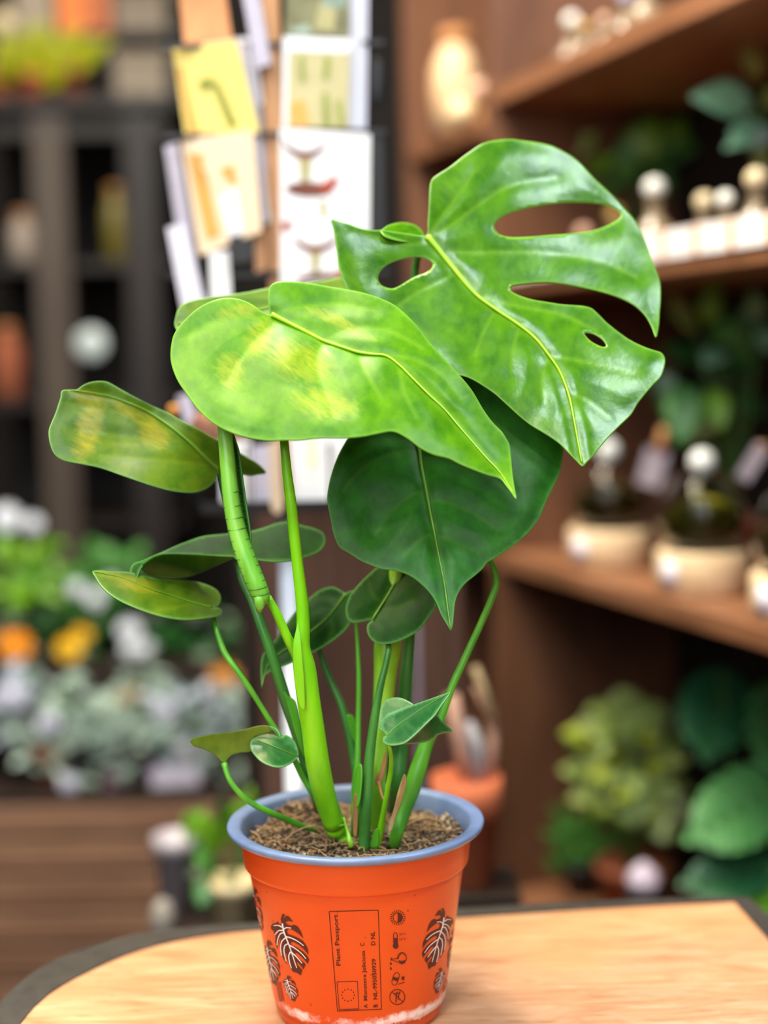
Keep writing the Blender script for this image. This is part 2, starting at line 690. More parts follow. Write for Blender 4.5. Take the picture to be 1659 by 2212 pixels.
def fill_poly(loops, step=6.0):
    """triangulate pixel polygons (first = outline, rest = holes) with inner points so that it can follow a curved wall"""
    pts, edges = [], []
    for lp in loops:
        s = len(pts)
        pts += [tuple(p[:2]) for p in lp]
        edges += [(s + i, s + (i + 1) % len(lp)) for i in range(len(lp))]
    A = np.array(loops[0], float)[:, :2]
    g = [(x, y) for x in np.arange(A[:, 0].min(), A[:, 0].max(), step) for y in np.arange(A[:, 1].min(), A[:, 1].max(), step)]
    if g:
        G = np.array(g)
        ok = inside(A, G) & (dist_poly(A, G, True) > step * 0.4)
        for h in loops[1:]:
            ok &= ~inside(np.array(h), G)
        pts += [tuple(p) for p in G[ok]]
    r = delaunay_2d_cdt([Vector(p) for p in pts], edges, [], 0, 1e-4)
    V = np.array([(v.x, v.y) for v in r[0]])
    T = [f for f in r[2] if len(f) == 3]
    cen = np.array([V[list(f)].mean(0) for f in T])
    ok = inside(A, cen)
    for h in loops[1:]:
        ok &= ~inside(np.array(h), cen)
    return V, [f for f, o in zip(T, ok) if o]


def ribbon(pts, w0, w1, step=5.0):
    c = catmull(pts, step)
    vs, fs = [], []
    m = len(c)
    for i in range(m):
        t = c[min(i + 1, m - 1)] - c[max(i - 1, 0)]
        t = t / (np.hypot(*t) + 1e-9)
        nrm = np.array([-t[1], t[0]])
        w = (w0 + (w1 - w0) * i / (m - 1)) * 0.5
        vs += [tuple(c[i] + nrm * w), tuple(c[i] - nrm * w)]
        if i:
            fs.append((2 * i - 2, 2 * i - 1, 2 * i + 1, 2 * i))
    return vs, fs


class Flat:
    def __init__(self):
        self.v, self.f = [], []

    def add(self, vs, fs):
        k_ = len(self.v)
        self.v += [tuple(p) for p in vs]
        self.f += [tuple(i + k_ for i in f) for f in fs]
        return self

    def line(self, pts, w, w1=None):
        return self.add(*ribbon(pts, w, w if w1 is None else w1))

    def poly(self, *loops):
        return self.add(*fill_poly(loops))

    def circle(self, x, y, r, n_=20):
        return self.poly([(x + r * math.cos(2 * PI * i / n_), y + r * math.sin(2 * PI * i / n_)) for i in range(n_)])

    def ring(self, x, y, r, w, n_=28):
        return self.line([(x + r * math.cos(2 * PI * i / n_), y + r * math.sin(2 * PI * i / n_)) for i in range(n_ + 1)], w)


def text_flat(body, x0, y0, x1, y1, height, bold=0.0):
    """lettering running from (x0,y0) to (x1,y1) on the photograph's pot, cap height in pixels"""
    cu = bpy.data.curves.new('lettering', 'FONT')
    cu.body = body
    cu.size = 1.0
    cu.offset = bold
    cu.resolution_u = 3
    o = bpy.data.objects.new('lettering', cu)
    C.objects.link(o)
    dg = bpy.context.evaluated_depsgraph_get()
    me = o.evaluated_get(dg).to_mesh()
    V = np.array([v.co[:2] for v in me.vertices])
    Fc = [tuple(p.vertices) for p in me.polygons]
    o.evaluated_get(dg).to_mesh_clear()
    bpy.data.objects.remove(o)
    bpy.data.curves.remove(cu)
    V[:, 0] -= V[:, 0].min()
    V[:, 0] /= V[:, 0].max()
    V[:, 1] /= 0.72
    d = np.array([x1 - x0, y1 - y0], float)
    u_ = d / np.hypot(*d)
    nn = np.array([u_[1], -u_[0]])      # letters' up
    out = np.array([x0, y0]) + V[:, :1] * d + V[:, 1:] * nn * height
    return [tuple(p) for p in out], Fc


fl = Flat()
# frame of the plant-passport label
fr = [(711, 1969), (817, 1966), (824, 2180), (729, 2184), (711, 1969)]
for a, b_ in zip(fr[:-1], fr[1:]):
    fl.line([a, b_], 1.6)
fr = [(728, 2121), (772, 2119.5), (775, 2179), (733, 2181), (728, 2121)]
for a, b_ in zip(fr[:-1], fr[1:]):
    fl.line([a, b_], 1.4)
for i in range(12):
    w = 2 * PI * i / 12
    fl.circle(752 + 13.5 * math.sin(w), 2149.5 - 13 * math.cos(w), 1.5, 8)
pot_patch(fl.v, fl.f, 'label_frame', M_print)
tx = Flat()
tx.add(*text_flat('Plant Passport', 736, 2085.5, 729, 1975, 9.5, 0.012))
tx.add(*text_flat('A', 794, 2177, 793.5, 2169, 8.5, 0.015))
tx.add(*text_flat('Monstera Jeliciosa', 793.5, 2161, 788, 2053, 8.5, 0.012))
tx.add(*text_flat('C', 787.5, 2043, 787, 2036, 9.5, 0.01))
tx.add(*text_flat('B', 816, 2175, 815.5, 2169, 10, 0.02))
tx.add(*text_flat('NL-995050929', 815, 2158.5, 811.5, 2071, 9, 0.015))
tx.add(*text_flat('D NL', 810.5, 2041.5, 809.5, 2012, 9.5, 0.012))
pot_patch(tx.v, tx.f, 'label_lettering', M_print, 0.0003)

# care icons
ic = Flat()
sx, sy = 859, 1982
ic.ring(sx, sy, 10.2, 1.5)
ic.poly([(sx, sy - 10)] + [(sx + 10 * math.sin(t), sy - 10 * math.cos(t)) for t in np.linspace(0.05, PI - 0.05, 12)] + [(sx, sy + 10)])
for i in range(20):
    w = 2 * PI * (i + 0.5) / 20
    ic.line([(sx + 12.5 * math.cos(w), sy + 12.5 * math.sin(w)), (sx + 17 * math.cos(w), sy + 17 * math.sin(w))], 1.6)
pot_patch(ic.v, ic.f, 'sun_icon', M_print)
ic = Flat()
ic.line([(850.5, 2040), (850, 2020), (851, 2016), (854, 2014.5), (857, 2016), (858, 2020), (858.5, 2040)], 1.6)
ic.poly([(850.5, 2026), (858.3, 2026), (858.6, 2038), (850.6, 2038)])
ic.circle(854.5, 2043, 6.3)
ic.add(*text_flat('25\u00b0C', 862.5, 2020.5, 876.5, 2019, 4.5, 0.005))
ic.add(*text_flat('15\u00b0C', 863, 2031.5, 877, 2030, 4.5, 0.005))
pot_patch(ic.v, ic.f, 'thermometer_icon', M_print)
ic = Flat()
ic.line([(858, 2072), (860, 2063), (866, 2057.5), (873, 2058), (877, 2064), (877.5, 2074)], 1.5)
ic.line([(860, 2071), (863, 2063), (869, 2059), (876, 2065)], 1.3)
ic.poly([(860, 2074), (868, 2076), (877.3, 2073), (875, 2079.5), (868, 2083), (862, 2080.5)])
ic.line([(860, 2079), (848, 2074), (844, 2071)], 1.4)
ic.line([(858, 2070), (848, 2071.5), (844, 2069)], 1.4)
ic.line([(844, 2068.5), (845, 2075)], 1.6)
for yy in (2081.5, 2092):
    ic.poly([(844, yy - 4.5), (846.3, yy), (845.5, yy + 2.6), (843, yy + 2.6), (842, yy)])
pot_patch(ic.v, ic.f, 'watering_can_icon', M_print)
ic = Flat()
ic.line([(846, 2121), (849, 2110), (853, 2102), (858, 2101), (863, 2104), (862, 2110), (858, 2122), (855, 2128), (848, 2127), (846, 2121)], 1.4)
ic.poly([(850, 2110), (861, 2112.5), (858.5, 2119.5), (847.5, 2116)])
ic.poly([(867, 2110), (873, 2108.5), (873.5, 2116), (867.5, 2117)])
ic.line([(860, 2126), (874, 2121.5)], 1.4)
pot_patch(ic.v, ic.f, 'feeding_icon', M_print)
ic = Flat()
ic.ring(858, 2153.5, 16.3, 1.7)
ic.line([(847, 2143), (870, 2164)], 1.7)
ic.line([(855, 2165), (856, 2150), (858, 2142)], 2.2)
ic.line([(861, 2160), (861, 2150), (864, 2141)], 2.0)
ic.line([(851, 2146), (865, 2145)], 1.2)
pot_patch(ic.v, ic.f, 'crossed_circle_icon', M_print)

# printed monstera leaves
pl_out = [(610, 745), (640, 745), (622, 800), (655, 763), (690, 775), (740, 840), (690, 825), (655, 835), (650, 855), (680, 875), (720, 885), (740, 870), (790, 890), (830, 945), (862, 1032), (800, 975), (740, 935), (690, 918), (662, 945), (680, 985), (740, 1005), (800, 1030), (860, 1068), (890, 1110), (915, 1160), (922, 1228), (870, 1165), (800, 1105), (740, 1075), (705, 1085), (722, 1118), (790, 1145), (860, 1195), (905, 1240), (930, 1282), (915, 1338), (870, 1285), (800, 1215), (762, 1200), (765, 1240), (820, 1285), (870, 1325), (888, 1350), (862, 1403), (830, 1355), (790, 1315), (778, 1330), (810, 1372), (850, 1410), (832, 1475), (790, 1445), (740, 1432), (715, 1400), (700, 1370), (668, 1280), (655, 1210), (640, 1205), (648, 1290), (668, 1345), (640, 1310), (610, 1250), (590, 1180), (575, 1120), (588, 1040), (575, 1035), (556, 1100), (552, 1160), (535, 1115), (525, 1065), (530, 1000), (560, 965), (545, 960), (515, 1005), (508, 950), (475, 920), (475, 880), (500, 855), (540, 850), (550, 830), (580, 872), (600, 850), (590, 800)]
pl_veins = [[(612, 855), (630, 950), (660, 1030), (700, 1130), (722, 1195), (785, 1385)], [(622, 930), (660, 905), (718, 910)], [(652, 1010), (720, 1028), (800, 1068), (868, 1120)], [(690, 1110), (760, 1148), (840, 1210), (895, 1275)], [(720, 1195), (780, 1250), (850, 1330)],
            [(606, 900), (570, 878), (508, 880)], [(622, 938), (570, 940), (520, 992)], [(640, 965), (592, 975), (560, 1040), (550, 1115)], [(657, 1022), (612, 1060), (592, 1130), (605, 1240)], [(680, 1095), (645, 1115), (632, 1180), (658, 1308)], [(712, 1190), (690, 1240), (700, 1320), (722, 1388)]]


def leaf_print(box, mirror=False, stretch=True, light=False):
    x0, y0, x1, y1 = box
    def mp(p):
        a = (p[0] - 470) / 460
        b_ = (p[1] - 745) / 730
        if mirror:
            a = 1 - a
        return (x0 + a * (x1 - x0), y0 + b_ * (y1 - y0))
    g = Flat()
    g.poly([mp(p) for p in pl_out])
    a_ = pot_patch(g.v, g.f, 'leaf_print', M_print2 if light else M_print)
    g = Flat()
    w = 0.0042 * (x1 - x0) * 6 + 0.6
    for i, vv in enumerate(pl_veins):
        g.line([mp(p) for p in vv], w * (1.25 if i == 0 else 1.0), w * 0.55)
    pot_patch(g.v, g.f, 'leaf_print_veins', M_white, 0.0004)
    return a_


leaf_print((585, 1974.5, 668, 2107))
leaf_print((911, 1962, 979, 2094), mirror=True)
leaf_print((541, 1916, 569, 2032), light=False)
leaf_print((566, 2030, 606, 2130))
leaf_print((611, 2107, 645, 2164))
leaf_print((936, 2090, 961, 2147), mirror=True)
leaf_print((966, 2006, 988, 2110), mirror=True)
for pl in ([(596, 2122), (606, 2120), (614, 2162), (604, 2164)], [(958, 2112), (972, 2105), (966, 2140), (958, 2143)]):
    g = Flat()
    g.poly(pl)
    pot_patch(g.v, g.f, 'stalk_print', M_print2, 0.0002)

# ---- soil
random.seed(3)
np.random.seed(3)


def soil_mat():
    m, nt, b = newmat('coir_soil')
    tc = N(nt, 'ShaderNodeTexCoord')
    nz = N(nt, 'ShaderNodeTexNoise', i_Scale=320.0, i_Detail=6.0, i_Roughness=0.7)
    nt.links.new(tc.outputs['Object'], nz.inputs['Vector'])
    col = ramp(nt, nz.outputs[0], [(0.36, lin(30, 19, 13)), (0.54, lin(80, 56, 38)), (0.62, lin(140, 108, 76)), (0.75, lin(190, 160, 120))])
    nt.links.new(col, b.inputs['Base Color'])
    b.inputs['Roughness'].default_value = 0.9
    bp = N(nt, 'ShaderNodeBump', i_Strength=1.0, i_Distance=0.003)
    nt.links.new(nz.outputs[0], bp.inputs['Height'])
    nt.links.new(bp.outputs[0], b.inputs['Normal'])
    return m


M_soil = soil_mat()
M_chip = wood('dry_bark', lin(48, 32, 22), lin(206, 180, 142), scale=(160, 160, 160), rough=0.85, contrast=(0.4, 0.72))
M_fib = plain('dry_root', lin(176, 138, 92), 0.8, noise=0.3, scale=200)
sv, sf = [], []
NR, NA = 26, 90
zs0 = SOIL_Z - TABLE_Z


def soil_h(x, y):
    h = mnoise.noise(Vector((x * 55, y * 55, 1))) * 0.003 + mnoise.noise(Vector((x * 190, y * 190, 4))) * 0.0018 + mnoise.noise(Vector((x * 22, y * 22, 9))) * 0.0025
    h -= 0.004 * max(0.0, min(1.0, (-y) / 0.03))
    return h + 0.009 * math.exp(-((x + 0.04) ** 2 + (y - 0.045) ** 2) / 0.0005)


for i in range(NR + 1):
    r = 0.0742 * i / NR
    for k_ in range(NA):
        w = 2 * PI * k_ / NA
        x, y = r * math.cos(w), r * math.sin(w)
        h = soil_h(x, y)
        if i == NR:
            h -= 0.004
        sv.append((x, y, zs0 + h))
for i in range(NR):
    for k_ in range(NA):
        k2 = (k_ + 1) % NA
        sf.append((i * NA + k_, i * NA + k2, (i + 1) * NA + k2, (i + 1) * NA + k_))
soil = obj('soil', sv, sf, M_soil, plant)
chips, fib = MB(), MB()
for i in range(1700):
    r = 0.071 * math.sqrt(random.random())
    w = random.uniform(0, 2 * PI)
    s = random.uniform(0.0006, 0.0022)
    R = Matrix.Rotation(random.uniform(0, 6), 3, 'Z') @ Matrix.Rotation(random.uniform(-.8, .8), 3, 'X') @ Matrix.Rotation(random.uniform(-.8, .8), 3, 'Y')
    chips.box((r * math.cos(w), r * math.sin(w), zs0 + soil_h(r * math.cos(w), r * math.sin(w)) + random.uniform(-0.0004, 0.0012)), (s * random.uniform(0.8, 2.2), s, s * random.uniform(0.3, 0.8)), R)
for i in range(330):
    r = 0.068 * math.sqrt(random.random())
    w = random.uniform(0, 2 * PI)
    a = random.uniform(0, 2 * PI)
    p = Vector((r * math.cos(w), r * math.sin(w), zs0 + 0.001 + soil_h(r * math.cos(w), r * math.sin(w))))
    pts = [p]
    for j in range(6):
        a += random.uniform(-0.6, 0.6)
        p = p + Vector((math.cos(a) * 0.0026, math.sin(a) * 0.0026, random.uniform(-0.0012, 0.0016)))
        if math.hypot(p.x, p.y) < 0.072:
            pts.append(p)
    if len(pts) > 3:
        fib.tube(pts, random.uniform(0.0002, 0.00045), 5)
# a taller loop of dry root at the back left
for (bx, by) in ((-0.035, 0.052), (-0.03, -0.012), (0.045, 0.0)):
    pts = [Vector((bx + 0.016 * math.cos(t) , by + 0.004 * math.sin(2 * t), zs0 + 0.012 * math.sin(t))) for t in np.linspace(0, PI, 12)]
    fib.tube(pts, 0.0005, 6)
o = chips.build('bark_chips', M_chip, plant, smooth=False)
o['kind'] = 'stuff'
o = fib.build('root_fibres', M_fib, plant)
o['kind'] = 'stuff'
# ================================================================== THE PLANT
GREEN = dict(vein=lin(150, 200, 60), edge=lin(150, 210, 90))
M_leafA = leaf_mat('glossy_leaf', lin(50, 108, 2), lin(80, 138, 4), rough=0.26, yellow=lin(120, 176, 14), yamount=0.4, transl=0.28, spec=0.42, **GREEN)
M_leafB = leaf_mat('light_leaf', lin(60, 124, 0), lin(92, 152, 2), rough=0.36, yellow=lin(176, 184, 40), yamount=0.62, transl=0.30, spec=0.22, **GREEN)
M_leafC = leaf_mat('dark_leaf', lin(22, 84, 10), lin(38, 110, 16), rough=0.42, transl=0.12, spec=0.22, vein=lin(90, 140, 40), edge=lin(110, 170, 80))
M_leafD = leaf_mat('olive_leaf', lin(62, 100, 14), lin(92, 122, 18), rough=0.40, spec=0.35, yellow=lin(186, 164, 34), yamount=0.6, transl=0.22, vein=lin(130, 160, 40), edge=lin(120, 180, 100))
M_leafE = leaf_mat('deep_leaf', lin(13, 52, 8), lin(24, 70, 12), rough=0.5, transl=0.08, spec=0.08, vein=lin(70, 110, 36), edge=lin(110, 180, 90))  # darkened: shade from the leaves above is put into this colour
M_leafS = leaf_mat('small_leaf', lin(26, 84, 36), lin(48, 114, 52), rough=0.27, transl=0.15, vein=lin(90, 150, 84), edge=lin(140, 205, 130))
M_under = leaf_mat('green_underside', lin(40, 84, 8), lin(60, 104, 14), vein=lin(90, 130, 40), rough=0.5, transl=0.15, spec=0.2)
M_back = leaf_mat('leaf_underside', lin(88, 112, 26), lin(116, 136, 34), vein=lin(150, 180, 70), rough=0.5, transl=0.22, spec=0.3)
M_rib = stem_mat('midrib_green', lin(140, 196, 22), lin(160, 210, 34))
M_rib_d = stem_mat('dark_midrib', lin(84, 130, 34), lin(104, 150, 40))
M_st_b = stem_mat('bright_stem', lin(112, 196, 12), lin(138, 218, 24))
M_st_m = stem_mat('mid_stem', lin(70, 150, 36), lin(96, 172, 46))
M_st_d = stem_mat('blue_green_stem', lin(48, 112, 44), lin(70, 136, 54))
M_st_y = stem_mat('yellow_green_stem', lin(128, 190, 40), lin(152, 208, 60))
M_roll = stem_mat('rolled_leaf_green', lin(104, 180, 50), lin(138, 204, 76))
M_dry = stem_mat('dried_sheath', lin(150, 116, 78), lin(206, 184, 142), 0.7)
M_brown = stem_mat('brown_sheath', lin(110, 70, 40), lin(160, 110, 66), 0.7)


def Z(ox, oy, s):
    return lambda pts: [(ox + a / s, oy + b / s) for a, b in pts]


zA = Z(660, 280, 2.0738)
z2 = Z(90, 580, 2.370)
z3 = Z(560, 580, 2.4397)
z4 = Z(660, 900, 2.765)
z5 = Z(180, 1080, 2.765)
z3b = Z(540, 1100, 3.5667)
z8 = Z(400, 1400, 2.765)
z6 = Z(540, 1200, 2.9625)
ident = lambda p: p


def leaf(outline, ctrl, mat, ribs=None, veins=(), holes=(), step=6.0, groove=0.0012, puff=0.0012, rib_w=(9, 2.5), rib_mat=None, wave=0.0008, veinw=5.0, name='leaf',
         parent=None, label=None, extra=None, seed=0, thick=0.0007, smooth_step=None, back=None, pale=None, grain=None):
    parent = parent or plant
    out = catmull(outline, smooth_step or step, True)[:, :2]
    hs = [catmull(h, step * 0.7, True)[:, :2] for h in holes]
    x0, y0 = out.min(0)
    x1, y1 = out.max(0)
    rng = np.random.RandomState(seed + 1)
    g = []
    row = 0
    yy = y0
    while yy < y1:
        xs = np.arange(x0 + (step / 2 if row % 2 else 0), x1, step)
        g += [(x, yy) for x in xs]
        yy += step * 0.866
        row += 1
    G = np.array(g)
    ok = inside(out, G)
    G = G[ok]
    ok = dist_poly(out, G, True) > step * 0.8
    for h in hs:
        ok &= ~inside(h, G) & (dist_poly(h, G, True) > step * 0.5)
    G = G[ok]
    pts = [tuple(p) for p in out]
    edges = [(i, (i + 1) % len(out)) for i in range(len(out))]
    for h in hs:
        s = len(pts)
        pts += [tuple(p) for p in h]
        edges += [(s + i, s + (i + 1) % len(h)) for i in range(len(h))]
    # a ring just inside the margin keeps the pale edge clean
    tg = np.roll(out, -1, 0) - np.roll(out, 1, 0)
    tg = tg / (np.hypot(tg[:, 0], tg[:, 1])[:, None] + 1e-9)
    ori = np.sum(out[:, 0] * np.roll(out[:, 1], -1) - np.roll(out[:, 0], -1) * out[:, 1])
    nin = np.stack([-tg[:, 1], tg[:, 0]], 1) * (1 if ori > 0 else -1)
    ring = out + nin * min(2.6, step * 0.45)
    ok = inside(out, ring) & (dist_poly(out, ring, True) > min(1.8, step * 0.3))
    pts += [tuple(p) for p in ring[ok]]
    pts += [tuple(p) for p in G]
    r = delaunay_2d_cdt([Vector(p) for p in pts], edges, [], 0, 1e-3)
    V = np.array([(v.x, v.y) for v in r[0]])
    T = [f for f in r[2] if len(f) == 3]
    cen = np.array([V[list(f)].mean(0) for f in T])
    ok = inside(out, cen)
    for h in hs:
        ok &= ~inside(h, cen)
    T = [f for f, o in zip(T, ok) if o]
    tps = TPS(ctrl)
    Y = tps(V) + DY
    de = dist_poly(out, V, True)
    for h in hs:
        de = np.minimum(de, dist_poly(h, V, True))
    vein_a = np.zeros(len(V))
    dv = np.full(len(V), 1e9)
    if ribs is not None:
        rp = catmull(ribs, 6)[:, :2]
        dm = dist_poly(rp, V)
        Y = Y + groove * np.exp(-(dm / 14.0) ** 2)
        dv = np.minimum(dv, dm)
        vein_a = np.maximum(vein_a, 0.7 * np.exp(-(dm / 9.0) ** 2))
    for vv in veins:
        vp = catmull(vv, 6)[:, :2]
        d = dist_poly(vp, V)
        dv = np.minimum(dv, d)
        Y = Y + groove * 0.3 * np.exp(-(d / 12.0) ** 2)
        vein_a = np.maximum(vein_a, 0.75 * np.exp(-(d / veinw) ** 2))
    if ribs is not None:
        Y = Y - puff * (1 - np.exp(-(dv / 45.0) ** 2)) * (1 - np.exp(-(de / 25.0) ** 2))
    # leaf coordinates: along and across the midrib
    if ribs is not None:
        a = np.array(ribs[0][:2], float)
        b_ = np.array(ribs[-1][:2], float)
    else:
        a = out[0]
        b_ = out[len(out) // 2]
    u_ = (b_ - a) / (np.hypot(*(b_ - a)) + 1e-9)
    if grain is not None:
        u_ = np.array(grain, float) / np.hypot(*grain)
    n_ = np.array([-u_[1], u_[0]])
    LC = np.stack([(V - a) @ u_, (V - a) @ n_], 1) / 330.0
    for i in range(len(V)):
        q = mnoise.noise(Vector((V[i, 0] / 70.0 + seed * 7.3, V[i, 1] / 70.0, seed * 3.1)))
        Y[i] += wave * q
    verts = [P(V[i, 0], V[i, 1], Y[i]) for i in range(len(V))]
    # faces turn to the viewer's side
    fs = []
    for f in T:
        p0, p1, p2 = (verts[j] for j in f)
        if (p1 - p0).cross(p2 - p0).dot(CAM - p0) < 0:
            f = (f[0], f[2], f[1])
        fs.append(tuple(f))
    o = obj(name, verts, fs, [mat, back or M_back], parent, world=True)
    me = o.data
    at = me.attributes.new('leaf_co', 'FLOAT_VECTOR', 'POINT')
    at.data.foreach_set('vector', np.hstack([LC + seed, np.full((len(V), 1), seed * 1.7)]).astype(np.float32).ravel())
    at = me.attributes.new('vein', 'FLOAT', 'POINT')
    at.data.foreach_set('value', vein_a.astype(np.float32))
    at = me.attributes.new('margin', 'FLOAT', 'POINT')
    at.data.foreach_set('value', np.exp(-(de / 2.2) ** 2).astype(np.float32))
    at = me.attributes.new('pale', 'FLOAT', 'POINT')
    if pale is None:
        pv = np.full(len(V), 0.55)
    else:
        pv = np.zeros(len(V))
        for (cx, cy, rx, ry, ang) in pale:  # each ellipse is a patch of light painted on the leaf
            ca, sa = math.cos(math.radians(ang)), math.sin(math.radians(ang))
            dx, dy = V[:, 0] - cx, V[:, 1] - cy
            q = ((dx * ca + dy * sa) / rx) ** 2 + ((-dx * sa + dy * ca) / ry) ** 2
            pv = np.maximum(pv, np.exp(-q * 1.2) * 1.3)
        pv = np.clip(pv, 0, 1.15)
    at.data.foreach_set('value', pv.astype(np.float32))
    solid(o, thick, -1.0, 1)
    if label:
        o['label'] = label
    if ribs is not None and rib_w is not None:
        rp = catmull(ribs, 8)[:, :2]
        Yr = tps(rp) + DY + groove * 0.4
        m = len(rp)
        rad = [max(0.00025, (rib_w[0] + (rib_w[1] - rib_w[0]) * (i / (m - 1)) ** 0.5) * 0.5 * Yr[i] / F) for i in range(m)]
        pts3 = [P(rp[i, 0], rp[i, 1], Yr[i] + rad[i] * 0.25) for i in range(m)]
        MB().tube(pts3, rad, 10).build('midrib', rib_mat or M_rib, o, world=True)
    return o


def stem(pts, mat, name='stem', parent=None, n_=14, flat=1.0, step=10.0, label=None):
    """pts: (px, py, Y or None for 'rises from the soil', width in px)"""
    q = []
    for px, py, Y, w in pts:
        if Y is None:
            Yv = on_z(px, py, SOIL_Z - 0.003).y
        else:
            Yv = Y + DY
        q.append((px, py, Yv, w))
    c = catmull(q, step)
    pts3 = [P(a[0], a[1], a[2]) for a in c]
    rad = [a[3] * 0.5 * a[2] / F for a in c]
    o = MB().tube(pts3, rad, n_).build(name, mat, parent or plant, world=True)
    if label:
        o['label'] = label
    return o


# ---- A: the big perforated leaf at the top right
A_out = zA([(545, 470), (548, 420), (553, 340), (557, 260), (565, 225), (600, 197), (650, 165), (700, 125), (750, 90), (800, 60), (860, 47), (920, 43), (980, 50), (1040, 58), (1100, 72), (1150, 95), (1200, 125), (1240, 160), (1290, 215), (1340, 262), (1390, 310), (1425, 350),
            (1470, 400), (1500, 450), (1530, 520), (1550, 580), (1575, 640), (1590, 690), (1592, 760), (1587, 820), (1583, 880), (1570, 930),
            (1550, 880), (1520, 830), (1470, 785), (1400, 750), (1320, 725), (1230, 705), (1150, 690), (1080, 683), (1000, 688), (940, 695), (915, 705), (920, 722), (950, 740), (1010, 760), (1080, 772), (1150, 783), (1240, 790), (1280, 800), (1310, 825), (1350, 865), (1400, 905), (1450, 940), (1510, 970), (1560, 988), (1595, 1000),
            (1612, 1030), (1605, 1075), (1590, 1110), (1560, 1140), (1530, 1175), (1490, 1225), (1460, 1275), (1410, 1325), (1370, 1365), (1330, 1410), (1290, 1460), (1260, 1490), (1240, 1508),
            (1220, 1490), (1180, 1450), (1140, 1410), (1100, 1380), (1060, 1355), (1010, 1325), (960, 1285), (900, 1230), (850, 1185), (800, 1150), (750, 1120), (715, 1105), (690, 1100),
            (600, 1060), (450, 980), (330, 890), (240, 800), (185, 715), (170, 680), (150, 620), (143, 560), (135, 500), (125, 440), (115, 402), (150, 412), (200, 425), (250, 443), (300, 450), (345, 450), (400, 458), (460, 466), (515, 474)])
A_h1 = zA([(845, 430), (860, 405), (900, 380), (960, 360), (1040, 342), (1120, 330), (1200, 326), (1280, 328), (1340, 336), (1390, 355), (1415, 380), (1400, 402), (1350, 430), (1290, 452), (1200, 465), (1100, 472), (1000, 480), (920, 482), (870, 470), (850, 450)])
A_h2 = zA([(325, 660), (335, 635), (360, 610), (400, 590), (450, 575), (500, 570), (545, 580), (570, 600), (565, 620), (540, 640), (500, 655), (460, 675), (420, 700), (385, 712), (345, 700), (328, 680)])
A_h3 = zA([(1250, 910), (1290, 915), (1330, 940), (1348, 968), (1330, 973), (1290, 955), (1265, 935)])
A_rib = zA([(548, 478), (590, 530), (670, 630), (760, 735), (860, 810), (950, 870), (1030, 935), (1090, 1010), (1140, 1085), (1180, 1190), (1205, 1310), (1225, 1420), (1238, 1490)])
A_veins = [zA(v) for v in ([(565, 478), (650, 430), (760, 350), (880, 270), (1000, 232), (1120, 215)], [(556, 468), (620, 380), (700, 270), (760, 180)], [(640, 545), (760, 553), (900, 548), (1050, 552), (1200, 570), (1350, 600), (1480, 660)], [(800, 745), (880, 775), (1000, 800), (1150, 830), (1300, 900)],
                           [(668, 643), (600, 685), (500, 730), (400, 800)], [(560, 505), (450, 515), (340, 490), (220, 455)], [(850, 810), (800, 900), (760, 1010)], [(960, 880), (930, 980), (920, 1090)], [(1090, 1015), (1060, 1110), (1070, 1220)], [(1100, 1020), (1200, 1030), (1340, 1060), (1480, 1090)], [(1180, 1180), (1270, 1220), (1360, 1290)])]
A_ctrl = [(925, 508, 1.0), (930, 400, 1.012), (1060, 310, 1.035), (1100, 350, 1.030), (1240, 370, 1.040), (1100, 420, 1.018), (1360, 480, 1.035), (1200, 530, 1.010), (1420, 600, 1.010), (1427, 700, .99), (1250, 620, .995), (1435, 780, .965), (1300, 750, .965),
          (1255, 1005, .915), (1230, 900, .930), (1350, 880, .945), (1150, 930, .935), (1000, 815, .945), (1100, 720, .966), (1010, 620, .985), (850, 680, .975), (750, 640, .968), (800, 560, .985), (720, 480, .985), (870, 505, .998)]
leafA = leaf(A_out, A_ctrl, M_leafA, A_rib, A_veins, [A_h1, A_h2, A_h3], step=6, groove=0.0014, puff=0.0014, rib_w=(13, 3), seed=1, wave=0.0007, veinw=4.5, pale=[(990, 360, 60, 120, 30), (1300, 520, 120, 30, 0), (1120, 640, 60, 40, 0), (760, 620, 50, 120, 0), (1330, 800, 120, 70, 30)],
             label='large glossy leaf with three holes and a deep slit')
# its folded-back lobe behind the sinus
leaf(zA([(335, 452), (345, 445), (370, 428), (420, 416), (470, 420), (505, 435), (530, 465), (520, 490), (440, 500), (360, 480)]), [(840, 490, 1.0), (880, 482, 1.03), (915, 505, 1.01), (860, 515, 1.0)], M_leafA, None, step=5, seed=2, name='leaf_lobe', parent=leafA, wave=0.0)

# ---- B: the broad leaf in front
B_out = z2([(1185, 240), (1150, 232), (1120, 215), (1080, 185), (1030, 162), (970, 150), (910, 155), (850, 175), (790, 210), (740, 255), (700, 300), (672, 350), (660, 420), (662, 480), (680, 540), (705, 590), (740, 640), (790, 710), (850, 770), (900, 805), (960, 835), (1040, 862), (1150, 880), (1250, 878)]) + \
    z3([(200, 905), (320, 893), (440, 893), (540, 885), (620, 870), (690, 857), (730, 865), (790, 900), (850, 945), (920, 980), (1000, 1000), (1060, 1030), (1120, 1055), (1200, 1085), (1270, 1105), (1300, 1140), (1330, 1180), (1355, 1212), (1345, 1150), (1335, 1080), (1328, 1000), (1320, 930), (1305, 900), (1280, 860), (1230, 810), (1180, 740), (1120, 640), (1050, 555), (980, 480), (900, 390), (830, 300), (760, 230), (700, 185), (620, 150), (540, 125), (460, 110), (350, 92), (270, 78), (200, 70), (120, 68), (80, 75), (55, 95), (48, 130), (50, 190), (60, 236)])
